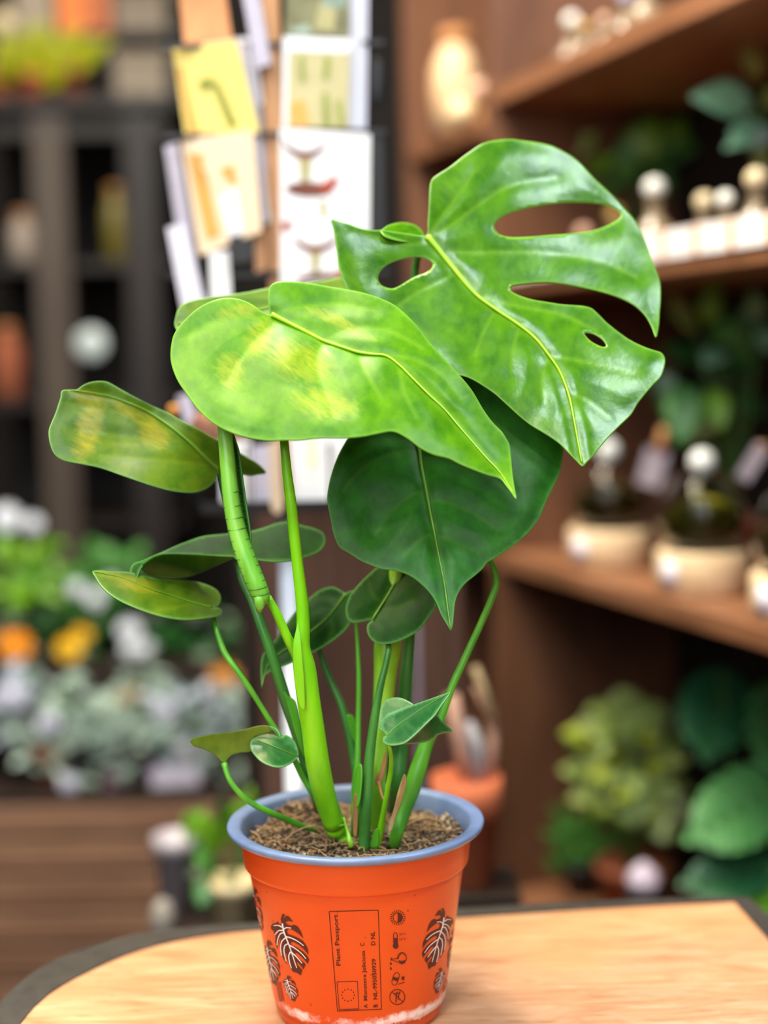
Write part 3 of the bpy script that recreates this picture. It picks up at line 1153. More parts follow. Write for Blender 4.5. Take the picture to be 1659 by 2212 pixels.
B_rib = z3([(68, 243), (150, 285), (240, 330), (340, 380), (440, 415), (520, 440), (600, 452), (670, 460), (740, 510), (820, 590), (900, 670), (980, 745), (1060, 840), (1130, 920), (1200, 1000), (1270, 1075), (1340, 1185)])
B_veins = [z2([(1200, 275), (1130, 340), (1060, 420), (1000, 500), (970, 560)]), z2([(1175, 250), (1050, 245), (900, 270), (760, 335)]), z3([(345, 385), (320, 440), (315, 520), (345, 630), (400, 760)]), z3([(520, 440), (560, 540), (640, 680)]), z3([(90, 235), (250, 200), (420, 190), (600, 220)]), z3([(340, 375), (500, 320), (680, 330), (860, 420)]), z3([(740, 515), (760, 640), (830, 790)]), z3([(660, 452), (820, 480), (960, 560), (1060, 680)])]
B_ctrl = [(590, 681, .958), (583, 640, .962), (605, 612, .968), (690, 620, .970), (800, 650, .960), (480, 650, .958), (400, 700, .952), (372, 780, .936), (420, 860, .912), (480, 920, .898), (620, 953, .884), (740, 945, .880), (840, 935, .884), (700, 850, .905), (560, 820, .918), (500, 760, .936), (620, 740, .934),
          (690, 727, .945), (835, 770, .925), (900, 720, .945), (990, 810, .930), (980, 900, .912), (900, 860, .907), (1010, 1010, .887), (1090, 950, .915), (1113, 1073, .880), (1080, 1020, .898)]
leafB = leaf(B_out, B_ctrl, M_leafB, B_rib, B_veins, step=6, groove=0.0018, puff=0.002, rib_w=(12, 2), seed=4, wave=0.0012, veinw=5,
             pale=[(650, 780, 110, 70, 20), (740, 700, 120, 22, 25), (520, 670, 90, 25, -15), (560, 730, 45, 70, 25), (700, 870, 110, 50, 10), (500, 800, 50, 60, 0)], label='broad light green leaf with painted patches of warm light, in front')

# ---- C: the dark heart-shaped leaf below it
C_out = z4([(128, 480), (135, 540), (150, 610), (165, 690), (190, 760), (210, 785), (260, 815), (330, 860), (400, 890), (460, 910), (530, 918), (590, 935), (640, 960), (690, 1000), (740, 1050), (780, 1110), (810, 1180), (845, 1240), (868, 1275), (880, 1240), (885, 1180), (895, 1100), (920, 1040), (960, 990), (1010, 950), (1060, 905), (1085, 870), (1120, 850), (1200, 800), (1280, 740), (1350, 670), (1400, 600), (1420, 550), (1450, 480), (1490, 400), (1520, 330), (1535, 250), (1540, 200), (1530, 165)]) + \
    [(1203, 940), (1180, 910), (1130, 855), (1070, 800), (1010, 772), (965, 780), (930, 825), (908, 880), (893, 932), (878, 905), (850, 885), (820, 882), (790, 898), (765, 925)] + z4([(250, 130), (200, 220), (165, 310), (140, 400)])
C_rib = [(893, 935)] + z4([(665, 150), (680, 200), (690, 280), (705, 360), (725, 460), (745, 570), (770, 690), (790, 800), (810, 900), (830, 1000), (850, 1150), (866, 1262)])
C_veins = [z4(v) for v in ([(680, 200), (560, 210), (440, 250), (320, 330), (230, 440)], [(690, 250), (800, 240), (920, 270), (1050, 330), (1200, 440)], [(720, 440), (620, 480), (500, 580), (420, 700)], [(735, 500), (860, 520), (1000, 580), (1150, 680)], [(770, 690), (680, 740), (590, 830)], [(775, 710), (880, 740), (1000, 800)], [(670, 170), (520, 130), (380, 150), (280, 210)])]
C_ctrl = [(895, 935, .965), (900, 1010, .955), (760, 940, .958), (710, 1080, .945), (740, 1180, .935), (820, 1080, .948), (860, 1230, .925), (940, 1150, .935), (970, 1355, .898), (965, 1270, .913), (1020, 1240, .925), (1080, 1190, .930), (1060, 1080, .942), (1170, 1100, .940), (1215, 975, .955), (1080, 940, .965), (1070, 810, .985), (1000, 790, .985), (820, 890, .972)]
leafC = leaf(C_out, C_ctrl, M_leafC, C_rib, C_veins, step=6, groove=0.0014, puff=0.002, rib_w=(10, 2.5), rib_mat=M_rib_d, seed=7, wave=0.001, veinw=4, label='dark green heart-shaped leaf with a pointed drip tip')

# ---- D: the leaf held out to the left
D_out = z2([(105, 625), (145, 621), (180, 620), (210, 600), (250, 582), (300, 576), (340, 582), (400, 615), (480, 660), (560, 700), (650, 740), (720, 780), (800, 820), (870, 860), (940, 900), (1000, 935), (1060, 970), (1110, 1000), (1150, 1045), (1110, 1055), (1070, 1062), (1010, 1052), (950, 1045), (910, 1045), (890, 1090), (850, 1125), (800, 1145), (740, 1148), (650, 1135), (560, 1110), (500, 1090), (400, 1055), (300, 1020), (200, 1000), (120, 985), (80, 965), (55, 930), (40, 880), (37, 830), (50, 790), (70, 745), (85, 700), (98, 660)])
D_rib = z2([(912, 1035), (850, 980), (780, 910), (700, 840), (620, 780), (540, 730), (450, 690), (350, 655), (250, 635), (150, 622)])
D_veins = [z2(v) for v in ([(880, 1010), (700, 990), (500, 975), (300, 960)], [(740, 880), (600, 880), (400, 860), (200, 830)], [(560, 745), (420, 740), (260, 710), (130, 690)], [(620, 775), (660, 790), (800, 870)], [(450, 690), (480, 680), (560, 720)])]
D_ctrl = [(475, 1015, .990), (320, 890, .988), (220, 850, .982), (130, 845, .965), (215, 825, .975), (300, 860, .978), (420, 930, .985), (110, 940, .945), (140, 995, .940), (250, 960, .968), (300, 1035, .945), (400, 1062, .955), (420, 990, .978), (575, 1020, 1.015), (510, 975, 1.0)]
leafD = leaf(D_out, D_ctrl, M_leafD, D_rib, D_veins, step=6, groove=0.0014, puff=0.0018, rib_w=(9, 2), rib_mat=M_rib_d, seed=11, wave=0.0012, veinw=4, pale=[(190, 930, 45, 110, 15), (190, 860, 70, 30, 20), (300, 900, 120, 25, 30), (330, 940, 60, 40, 20)], label='olive leaf held out to the left, warm light painted towards its tip')

# ---- E: the long leaf that curls over its own edge
E_up = z5([(310, 540), (285, 500), (278, 450), (285, 400), (310, 375), (345, 365), (400, 340), (470, 310), (560, 270), (640, 240), (720, 215), (860, 200), (1000, 185), (1080, 165), (1150, 140), (1220, 130), (1300, 150), (1380, 170), (1430, 195), (1445, 230), (1440, 270), (1410, 305), (1360, 330), (1300, 347), (1240, 362), (1150, 368), (1040, 358), (900, 345), (800, 338), (700, 332), (600, 328), (520, 326), (460, 332), (405, 352), (360, 385), (335, 425), (322, 470)])
E_ctrl = [(290, 1270, .945), (283, 1240, .95), (300, 1215, .965), (330, 1205, .962), (350, 1195, .957), (505, 1205, .95), (620, 1212, .955), (420, 1170, .985), (500, 1150, .992), (620, 1128, 1.005), (700, 1165, .995), (650, 1195, .97), (560, 1180, .975)]
leafE = leaf(E_up, E_ctrl, M_leafE, None, (), step=5, grain=(-1, 0.2), seed=15, label='long dark leaf with a hooked tip, curling over its edge')
leaf(z5([(345, 400), (380, 372), (420, 345), (470, 329), (520, 325), (600, 327), (700, 331), (800, 337), (900, 344), (870, 362), (840, 375), (760, 410), (690, 440), (620, 462), (560, 468), (480, 465), (410, 458), (370, 440), (352, 420)]), [(308, 1225, .957), (350, 1200, .953), (505, 1205, .951), (420, 1200, .951), (400, 1247, .985), (330, 1235, .970), (450, 1230, .98), (340, 1210, .957)], M_under, None, step=5, seed=16, name='curled_underside', parent=leafE, wave=0)

# ---- F: the flat leaf on the far left
F_out = z5([(55, 425), (100, 420), (180, 425), (260, 430), (340, 445), (420, 462), (500, 470), (580, 475), (660, 485), (720, 500), (770, 520), (805, 545), (822, 580), (820, 610), (800, 632), (765, 642), (800, 640), (825, 650), (828, 675), (810, 690), (780, 698), (700, 710), (620, 716), (540, 708), (470, 695), (400, 675), (330, 650), (270, 625), (210, 595), (150, 555), (100, 505), (70, 455)])
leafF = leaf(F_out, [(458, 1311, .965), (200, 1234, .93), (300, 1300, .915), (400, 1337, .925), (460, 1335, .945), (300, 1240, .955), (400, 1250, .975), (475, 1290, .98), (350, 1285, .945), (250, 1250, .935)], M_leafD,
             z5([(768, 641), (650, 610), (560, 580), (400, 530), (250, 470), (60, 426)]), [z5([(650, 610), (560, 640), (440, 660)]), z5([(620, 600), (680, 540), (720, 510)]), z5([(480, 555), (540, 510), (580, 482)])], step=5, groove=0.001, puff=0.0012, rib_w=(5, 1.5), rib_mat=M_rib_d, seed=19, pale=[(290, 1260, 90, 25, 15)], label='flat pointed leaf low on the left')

# ---- G: the drooping leaf behind the main stem
G_out = z3b([(735, 648), (690, 620), (640, 598), (560, 615), (500, 650), (430, 710), (360, 770), (280, 880), (220, 970), (160, 1045), (105, 1110), (88, 1160), (82, 1240), (85, 1320), (92, 1375), (100, 1320), (120, 1275), (160, 1248), (215, 1220), (300, 1190), (400, 1140), (490, 1100), (560, 1060), (650, 1000), (720, 940), (770, 880), (790, 800), (805, 700), (812, 636), (775, 628)])
leafG = leaf(G_out, [(745, 1281, 1.0), (720, 1268, 1.008), (762, 1278, .995), (566, 1485, .96), (640, 1420, .978), (700, 1390, .97), (750, 1350, .975), (640, 1316, 1.005), (600, 1370, .99), (690, 1340, .985), (568, 1420, .975)], M_leafE,
             z3b([(735, 652), (600, 830), (480, 930), (300, 1060), (150, 1180), (92, 1360)]), [z3b([(700, 700), (600, 680), (520, 690)]), z3b([(640, 775), (560, 770), (490, 800)]), z3b([(600, 830), (640, 900), (620, 990)])], step=5, groove=0.0014, puff=0.0016, rib_w=(5, 1.5), rib_mat=M_rib_d, seed=23, label='drooping dark leaf behind the main stem')

# ---- H: the dark rounded leaf under C
H_out = z4([(240, 1170), (245, 1120), (270, 1060), (320, 1000), (370, 950), (420, 905), (470, 870), (560, 850), (680, 910), (760, 1010), (790, 1090), (770, 1150), (720, 1220), (680, 1270), (620, 1310), (540, 1345), (470, 1357), (420, 1350), (385, 1320), (368, 1280), (372, 1240), (398, 1214), (340, 1222), (290, 1230), (255, 1212)])
leafH = leaf(H_out, [(804, 1338, .96), (750, 1320, .965), (770, 1270, .977), (830, 1230, .985), (940, 1290, .965), (850, 1390, .945), (800, 1370, .948), (900, 1350, .95), (880, 1215, .985), (850, 1290, .972)], M_leafE,
             z4([(402, 1208), (450, 1130), (500, 1050), (550, 960), (580, 890)]), [z4([(440, 1150), (540, 1140), (640, 1100)]), z4([(460, 1120), (400, 1060), (380, 990)])], step=5, groove=0.0012, puff=0.0016, rib_w=(5, 3), rib_mat=M_rib_d, seed=29, label='dark rounded leaf tucked under the heart-shaped one')

# ---- I: the small folded leaf low on the left
leafI = leaf(z8([(30, 552), (60, 535), (120, 522), (200, 510), (280, 500), (360, 485), (420, 468), (470, 462), (505, 468), (530, 485), (500, 505), (440, 520), (400, 545), (388, 580), (392, 618), (330, 625), (280, 640), (255, 662), (238, 688), (220, 680), (195, 650), (150, 620), (100, 600), (50, 584)]),
             [(411, 1600, .925), (560, 1570, .94), (485, 1650, .93), (540, 1620, .945), (470, 1600, .94), (590, 1578, .935)], M_back, None, step=5, seed=31, back=M_leafS, label='small folded leaf showing its pale underside')
leaf(z8([(388, 580), (395, 550), (430, 525), (480, 512), (530, 515), (565, 535), (600, 518), (640, 540), (665, 580), (678, 640), (650, 675), (610, 700), (560, 712), (500, 700), (450, 675), (415, 640), (395, 610)]),
     [(541, 1610, .94), (605, 1590, .938), (645, 1632, .938), (600, 1655, .918), (590, 1615, .930), (550, 1640, .924)], M_leafS, z8([(430, 550), (500, 575), (560, 600), (620, 625), (672, 645)]), [z8([(500, 575), (520, 630), (560, 660)]), z8([(560, 600), (600, 570), (630, 560)])], step=4.5, groove=0.001, puff=0.002, rib_w=(3, 1.2), rib_mat=M_rib_d, seed=33, name='upper_face', parent=leafI)
leaf(z8([(500, 465), (530, 475), (550, 492), (566, 520), (568, 545), (555, 530), (535, 500), (512, 484)]), [(581, 1568, .938), (600, 1580, .932), (605, 1597, .93), (590, 1575, .936)], M_leafS, None, step=3, seed=35, name='folded_margin', parent=leafI, wave=0)

# ---- J: the small curled leaf on the right
leafJ = leaf(z8([(1175, 450), (1185, 420), (1210, 400), (1260, 380), (1330, 350), (1400, 325), (1470, 300), (1540, 275), (1582, 264), (1560, 300), (1530, 340), (1490, 400), (1440, 450), (1390, 500), (1340, 545), (1300, 570), (1240, 580), (1200, 575), (1180, 555), (1185, 530), (1202, 520), (1180, 490)]),
             [(825, 1560, .912), (840, 1545, .917), (900, 1520, .917), (970, 1497, .905), (930, 1560, .893), (870, 1608, .892), (838, 1600, .896), (880, 1560, .903)], M_leafS, z8([(1205, 522), (1260, 470), (1340, 410), (1440, 345), (1575, 268)]), [z8([(1260, 470), (1240, 430), (1250, 395)]), z8([(1300, 440), (1350, 470), (1380, 490)])], step=4.5, groove=0.001, puff=0.0012, rib_w=(3, 1), rib_mat=M_rib_d, seed=37, label='small curled blue-green leaf on the right')
leaf(z8([(1495, 396), (1530, 430), (1570, 465), (1596, 496), (1560, 505), (1510, 520), (1470, 550), (1420, 565), (1350, 573), (1295, 572), (1340, 542), (1390, 497), (1440, 447)]), [(940, 1545, .915), (976, 1580, .925), (930, 1600, .915), (870, 1607, .896), (900, 1585, .903), (920, 1563, .9)], M_leafS, None, step=4.5, seed=39, name='far_half', parent=leafJ, wave=0.0004)
leaf(z8([(1158, 440), (1165, 370), (1190, 318), (1240, 296), (1290, 298), (1340, 320), (1362, 342), (1280, 374), (1210, 405), (1180, 450), (1190, 500), (1160, 480)]), [(822, 1560, .922), (835, 1515, .932), (866, 1507, .934), (890, 1523, .925), (830, 1575, .916)], M_leafS, None, step=4.5, seed=41, name='back_lobe', parent=leafJ, wave=0.0004)

# ---- K: the olive leaf behind B
leafK = leaf([(378, 705), (379, 685), (388, 662), (410, 650), (450, 642), (500, 636), (540, 630), (580, 622), (640, 614), (690, 607), (735, 599), (765, 606), (775, 640), (700, 700), (600, 740), (480, 745), (400, 735)], [(378, 705, 1.0), (400, 655, 1.005), (580, 623, 1.04), (735, 600, 1.06), (770, 640, 1.05), (600, 740, 1.0), (440, 740, .99), (500, 690, 1.01)], M_leafD,
             [(740, 625), (600, 660), (450, 690), (385, 700)], [[(650, 648), (560, 640), (500, 640)], [(550, 672), (480, 660), (420, 655)]], step=6, seed=43, rib_w=(6, 2), rib_mat=M_rib_d, label='olive leaf mostly hidden behind the broad light one')

# ================================================================== STEMS
stem([(748, 1830, None, 42), (738, 1812, None, 46), (722, 1780, .948, 48)], M_st_b, 'stem_base', label='swollen base of the main stem')
stem([(722, 1782, .948, 49), (718, 1768, .946, 48), (703, 1726, .94, 50), (687, 1653, .93, 53), (677, 1581, .925, 51), (666, 1508, .922, 51), (658, 1445, .922, 50), (651, 1400, .922, 40), (655, 1352, .922, 30), (652, 1296, .922, 28), (642, 1212, .922, 25), (636, 1156, .922, 25), (629, 1090, .922, 24), (620, 1020, .923, 21), (614, 955, .925, 19), (602, 830, .942, 16), (590, 690, .965, 13)], M_st_b, 'petiole', n_=20, label='thick bright green main petiole')
MB().tube([P(722 + 23 * math.cos(t), 1780 + 4 * math.sin(t), .948 + DY - 0.0005 - 0.0066 * max(0, math.sin(t))) for t in np.linspace(0.0, PI, 14)], 0.0006, 6).build('node_ring', M_st_y, plant, world=True)
stem([(757, 1831, None, 10), (757, 1824, .937, 12), (752, 1800, .943, 9), (742, 1765, .945, 4)], M_st_y, 'bud', label='small yellow bud at the foot of the stem')
leaf(z3b([(372, 878), (352, 940), (334, 1030), (331, 1100), (338, 1250), (352, 1380), (385, 1520), (420, 1540), (418, 1350), (402, 1150), (388, 980)]), [(642, 1350, .912), (636, 1400, .9085), (640, 1470, .909), (652, 1525, .911), (656, 1450, .9085), (650, 1380, .9085)], M_st_b, None, step=4, seed=61, name='sheath', wave=0)
# sheath flap beside the main stem and the branch with the furled leaf
stem([(654, 1450, .922, 24), (640, 1415, .918, 24), (622, 1380, .914, 21), (597, 1324, .912, 19), (578, 1290, .912, 17)], M_st_b, 'petiole', label='bright petiole of the furled leaf')
roll = stem([(568, 1302, .905, 30), (564, 1288, .904, 40), (555, 1265, .904, 43), (545, 1240, .905, 43), (530, 1200, .907, 42), (514, 1150, .91, 40), (502, 1095, .912, 37), (495, 1035, .915, 35), (490, 980, .918, 33), (485, 925, .922, 30), (480, 860, .93, 22)], M_roll, 'furled_leaf', n_=20, label='tightly furled new leaf, pale green')
stem([(560, 1318, .903, 14), (561, 1308, .9, 21), (560, 1295, .9, 22), (556, 1285, .902, 20)], M_roll, 'furled_tip', parent=roll)
# dark inner edge of the furl, on its right side
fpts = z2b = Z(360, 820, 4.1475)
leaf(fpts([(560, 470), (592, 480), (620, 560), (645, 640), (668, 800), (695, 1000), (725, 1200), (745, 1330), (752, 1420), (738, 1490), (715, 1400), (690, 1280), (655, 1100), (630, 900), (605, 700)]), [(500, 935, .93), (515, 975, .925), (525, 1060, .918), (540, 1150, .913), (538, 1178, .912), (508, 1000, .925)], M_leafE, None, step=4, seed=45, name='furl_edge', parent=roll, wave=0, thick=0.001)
ringsv = MB()
for i, yc in enumerate((1055, 1085, 1110, 1134, 1158, 1178, 1197, 1215, 1232, 1248, 1262, 1276)):
    c = [(1302, 568, 40, .905), (1265, 555, 43, .904), (1200, 530, 42, .907), (1150, 514, 40, .91), (1095, 502, 37, .912), (1035, 495, 35, .915)]
    xs = np.interp(yc + 5, [a[0] for a in c][::-1], [a[1] for a in c][::-1])
    ww = np.interp(yc, [a[0] for a in c][::-1], [a[2] for a in c][::-1])
    yy = np.interp(yc, [a[0] for a in c][::-1], [a[3] for a in c][::-1]) + DY
    rr = ww / 2 * 1.02
    ringsv.tube([P(xs + rr * math.cos(t), yc + 6 - 7 * math.cos(t) * 0.5 + 5 * math.sin(t), yy - rr * math.sin(t) * yy / F) for t in np.linspace(0.15, PI - 0.15, 12)], 0.0004, 5)
ringsv.build('furl_seam', M_st_d, roll, world=True)
stem([(690, 1752, None, 22), (672, 1690, .972, 24), (654, 1630, .965, 25), (636, 1568, .96, 25), (618, 1514, .957, 25), (596, 1442, .955, 24), (571, 1369, .957, 23), (545, 1297, .962, 20), (524, 1250, .967, 19), (508, 1180, .975, 17), (490, 1090, .985, 15), (474, 1016, .992, 11)], M_st_d, 'petiole', label='blue-green petiole left of the main stem')
leaf(z5([(1200, 1148), (1225, 1170), (1265, 1200), (1290, 1300), (1310, 1420), (1325, 1540), (1300, 1500), (1270, 1400), (1240, 1290)]), [(615, 1496, .95), (636, 1520, .952), (655, 1590, .952), (658, 1635, .955), (630, 1545, .948)], M_st_m, None, step=5, seed=47, name='sheath', wave=0)
stem([(700, 1760, None, 14), (680, 1722, .965, 15), (655, 1680, .957, 14), (630, 1630, .95, 13), (600, 1583, .947, 13), (585, 1561, .945, 13), (563, 1525, .945, 12), (538, 1485, .945, 13), (513, 1449, .946, 13), (487, 1413, .95, 14), (475, 1384, .953, 13), (467, 1358, .957, 12), (462, 1330, .963, 11), (460, 1312, .967, 8)], M_st_m, 'petiole', label='thin petiole of the flat left leaf')
stem([(708, 1800, None, 15), (690, 1797, None, 16), (653, 1785, .955, 14), (617, 1769, .945, 14), (581, 1754, .935, 14), (545, 1736, .93, 13), (519, 1715, .928, 13), (498, 1689, .928, 12), (489, 1668, .93, 12), (484, 1648, .932, 14)], M_st_m, 'petiole', label='thin petiole arching over the pot rim')
stem([(782, 1752, None, 26), (775, 1690, .99, 24), (764, 1633, .99, 21), (753, 1577, .99, 19), (736, 1520, .993, 17), (714, 1470, .997, 15), (691, 1406, 1.0, 13), (690, 1340, 1.003, 11), (735, 1290, 1.003, 8)], M_st_d, 'petiole', label='dark petiole of the drooping leaf')
leaf(z3b([(750, 1590), (770, 1580), (800, 1600), (815, 1640), (812, 1800), (790, 1760), (765, 1680)]), [(752, 1545, .985), (766, 1555, .987), (768, 1600, .985), (760, 1590, .984)], M_st_m, None, step=4, seed=49, name='sheath', wave=0)
stem([(768, 1812, None, 20), (768, 1760, .955, 20), (768, 1700, .957, 18), (772, 1640, .96, 14), (774, 1549, .965, 12), (775, 1464, .968, 11), (773, 1408, .97, 9), (770, 1347, .972, 8), (775, 1315, .975, 7)], M_st_m, 'petiole', label='slender upright petiole')
stem([(786, 1836, None, 27), (788, 1790, .945, 26), (792, 1720, .94, 25), (798, 1640, .94, 22), (808, 1560, .942, 19), (822, 1480, .944, 16), (832, 1440, .946, 14), (839, 1405, .948, 13), (838, 1388, .953, 12), (826, 1365, .958, 10), (805, 1340, .963, 8)], M_st_d, 'petiole', label='blue-green petiole of the dark rounded leaf')
leaf(z3b([(845, 1960), (858, 1985), (858, 2100), (845, 2230), (830, 2290), (800, 2300), (790, 2200), (800, 2080), (820, 1990)]), [(778, 1652, .935), (782, 1690, .93), (770, 1740, .935), (764, 1720, .938)], M_st_m, None, step=4, seed=51, name='sheath', wave=0)
stem([(815, 1800, None, 36), (815, 1700, .965, 38), (820, 1600, .968, 42), (828, 1520, .972, 46), (833, 1450, .975, 52), (838, 1395, .978, 60), (846, 1300, .982, 40), (870, 1150, .985, 20), (893, 960, .978, 12), (894, 938, .972, 9)], M_st_y, 'petiole', n_=18, label='wide yellow-green petiole behind the others')
stem([(850, 1755, None, 34), (858, 1700, .992, 34), (865, 1620, .995, 33), (872, 1540, .998, 32), (879, 1450, 1.0, 29), (885, 1380, 1.003, 24), (892, 1200, 1.01, 20), (896, 1000, 1.02, 18), (897, 800, 1.03, 17), (896, 600, 1.035, 16), (905, 545, 1.03, 14), (924, 512, 1.008, 11)], M_st_d, 'petiole', n_=18, label='dark petiole of the perforated leaf')
stem([(852, 1828, None, 26), (857, 1800, .945, 30), (870, 1755, .948, 35), (889, 1706, .95, 38), (905, 1656, .952, 37), (922, 1605, .955, 30), (940, 1575, .956, 22), (952, 1554, .957, 19), (975, 1487, .96, 17), (1006, 1419, .963, 15), (1040, 1345, .966, 14), (1063, 1291, .968, 14), (1072, 1261, .97, 14), (1068, 1230, .97, 13), (1058, 1208, .972, 12), (1035, 1160, .985, 10), (1000, 1100, .995, 8)], M_st_m, 'petiole', n_=18, label='bent green petiole leaning right')
leaf(z6([(985, 1400), (998, 1440), (990, 1500), (960, 1600), (930, 1680), (905, 1760), (885, 1770), (890, 1720), (920, 1620), (950, 1500)]), [(873, 1680, .928), (874, 1710, .928), (850, 1785, .93), (842, 1790, .935), (860, 1740, .926)], M_dry, None, step=4, seed=53, name='dried_sheath', wave=0, back=M_dry)
stem([(812, 1834, None, 16), (820, 1801, .945, 15), (830, 1747, .935, 12), (837, 1706, .928, 11), (844, 1666, .92, 11), (845, 1635, .91, 10), (841, 1612, .902, 9), (838, 1600, .9, 7)], M_st_b, 'petiole', label='thin bright petiole of the small curled leaf')
leaf(z6([(812, 1745), (818, 1780), (815, 1860), (790, 1870), (768, 1865), (775, 1820), (790, 1770)]), [(814, 1790, .94), (802, 1825, .945), (812, 1825, .942)], M_st_m, None, step=4, seed=55, name='sheath', wave=0)
leaf(z6([(865, 1250), (872, 1290), (868, 1350), (850, 1420), (832, 1470), (815, 1475), (800, 1440), (808, 1410), (830, 1380), (845, 1320)]), [(832, 1622, .955), (834, 1650, .953), (818, 1690, .95), (812, 1685, .952)], M_brown, None, step=4, seed=57, name='dried_sheath', wave=0, back=M_brown)
stem([(818, 1690, .95, 8), (824, 1715, .945, 5), (832, 1735, .942, 4), (840, 1752, .945, 3)], M_brown, 'dried_sheath')
leaf(z6([(668, 1525), (684, 1530), (688, 1700), (680, 1800), (662, 1790), (657, 1640)]), [(766, 1715, .935), (772, 1715, .935), (765, 1805, .935), (772, 1800, .934)], M_brown, None, step=4, seed=59, name='dried_sheath', wave=0, back=M_brown)
# ================================================================== ROOM
M_walldark = plain('dark_brown_wall', lin(30, 23, 19), 0.8, noise=0.3, scale=6)
M_wallside = plain('plaster_wall', lin(70, 60, 52), 0.85, noise=0.1, scale=6)
M_floor = wood('dark_floorboards', lin(24, 17, 13), lin(40, 29, 23), scale=(3, 30, 3), rough=0.5)
M_ceil = plain('ceiling_paint', lin(110, 104, 98), 0.9, noise=0.04, scale=5)


def structure(name, c, s, mat):
    o = MB().box(c, s).build(name, mat, smooth=False)
    o['kind'] = 'structure'
    return o


structure('floor', (-0.2, 1.2, -0.03), (3.6, 6.4, 0.06), M_floor)
structure('wall_back', (-0.2, 4.43, 1.45), (3.6, 0.06, 2.9), M_walldark)
structure('wall_left', (-2.03, 1.2, 1.45), (0.06, 6.4, 2.9), M_wallside)
structure('wall_right', (1.63, 1.2, 1.45), (0.06, 6.4, 2.9), M_wallside)
structure('ceiling', (-0.2, 1.2, 2.93), (3.6, 6.4, 0.06), M_ceil)


# ------------------------------------------------------------------ background helpers
def pblade(mb, b, t, wpx, bend=0.5, cup=0.12, tilt=0.6, shape=1.0, nl=7, nw=4):
    """a leaf from pixel b to pixel t, each (px, py, Y), its face turned between the viewer and the ceiling"""
    A, B = P(*b), P(*t)
    d = B - A
    L = d.length
    d = d / L
    up = (CAM - A).normalized() * (1 - tilt) + Vector((0, 0, 1)) * tilt
    up = (up - d * up.dot(d))
    if up.length < 1e-4:
        up = d.orthogonal()
    up.normalize()
    h = bend / 2
    d0 = d * math.cos(h) + up * math.sin(h)
    u0 = up * math.cos(h) - d * math.sin(h)
    k_ = math.sin(h) / h if h > 1e-3 else 1.0
    mb.blade(A, d0, u0, L / k_, wpx * (b[2] + t[2]) / 2 / F, bend, cup, shape, nl, nw)
    return mb


def simple_leaf_mat(name, c1, c2, rough=0.35, transl=0.15, scale=30.0):
    m, nt, b = newmat(name)
    tc = N(nt, 'ShaderNodeTexCoord')
    nz = N(nt, 'ShaderNodeTexNoise', i_Scale=scale, i_Detail=2.0)
    nt.links.new(tc.outputs['Object'], nz.inputs['Vector'])
    col = ramp(nt, nz.outputs[0], [(0.35, c1), (0.65, c2)])
    nt.links.new(col, b.inputs['Base Color'])
    b.inputs['Roughness'].default_value = rough
    tr = N(nt, 'ShaderNodeBsdfTranslucent')
    nt.links.new(col, tr.inputs['Color'])
    mx = N(nt, 'ShaderNodeMixShader')
    mx.inputs[0].default_value = transl
    nt.links.new(b.outputs[0], mx.inputs[1])
    nt.links.new(tr.outputs[0], mx.inputs[2])
    nt.links.new(mx.outputs[0], nt.nodes['Material Output'].inputs['Surface'])
    return m


M_terra = plain('terracotta', lin(196, 104, 66), 0.8, noise=0.12, scale=30)
M_terra_d = plain('old_terracotta', lin(150, 82, 54), 0.85, noise=0.2, scale=30)
M_potblack = plain('black_plastic_pot', lin(26, 26, 28), 0.45)
M_potgrey = plain('grey_ceramic', lin(150, 142, 134), 0.5, noise=0.1)
M_potcream = plain('cream_ceramic', lin(236, 216, 170), 0.4, noise=0.05)
M_potlilac = plain('lilac_ceramic', lin(176, 168, 178), 0.4, noise=0.05)
M_white = M_white
M_cream = plain('cream_paper', lin(250, 240, 200), 0.6, noise=0.03)
M_paper = plain('white_paper', lin(240, 240, 246), 0.6, noise=0.02)
M_lilac = plain('lilac_paper', lin(190, 184, 204), 0.6, noise=0.05)
M_pgrey = plain('grey_paper', lin(120, 116, 112), 0.6, noise=0.05)
M_lf_bright = simple_leaf_mat('bright_green_leaf', lin(84, 150, 26), lin(136, 186, 44))
M_lf_mid = simple_leaf_mat('mid_green_leaf', lin(48, 110, 44), lin(92, 156, 70))
M_lf_dark = simple_leaf_mat('dark_green_leaf', lin(24, 66, 26), lin(48, 100, 44))
M_lf_teal = simple_leaf_mat('teal_leaf', lin(116, 176, 140), lin(150, 204, 164), rough=0.45)
M_lf_silver = simple_leaf_mat('silver_green_leaf', lin(120, 146, 132), lin(170, 190, 178), rough=0.5)
M_lf_blue = simple_leaf_mat('blue_grey_leaf', lin(120, 136, 150), lin(176, 186, 204), rough=0.5)
M_lf_var = simple_leaf_mat('variegated_leaf', lin(122, 164, 70), lin(206, 220, 140), rough=0.35, scale=60)
M_lf_lime = simple_leaf_mat('lime_leaf', lin(150, 180, 40), lin(196, 206, 70), rough=0.35, scale=60)
M_fl_lilac = plain('lilac_petal', lin(196, 196, 216), 0.6, noise=0.08, scale=60)
M_lf_yel = simple_leaf_mat('yellow_green_leaf', lin(150, 160, 12), lin(184, 184, 18), rough=0.45, transl=0.3)
M_lf_olive = simple_leaf_mat('olive_leaf_small', lin(110, 124, 56), lin(150, 152, 76), rough=0.45)
M_lf_purple = simple_leaf_mat('purple_leaf', lin(70, 30, 60), lin(110, 52, 92), rough=0.45)
M_fl_orange = plain('orange_petal', lin(250, 150, 10), 0.6, noise=0.15, scale=60)
M_fl_yellow = plain('yellow_petal', lin(240, 186, 14), 0.6, noise=0.12, scale=60)
M_fl_dull = plain('tawny_petal', lin(205, 140, 60), 0.6, noise=0.15, scale=60)
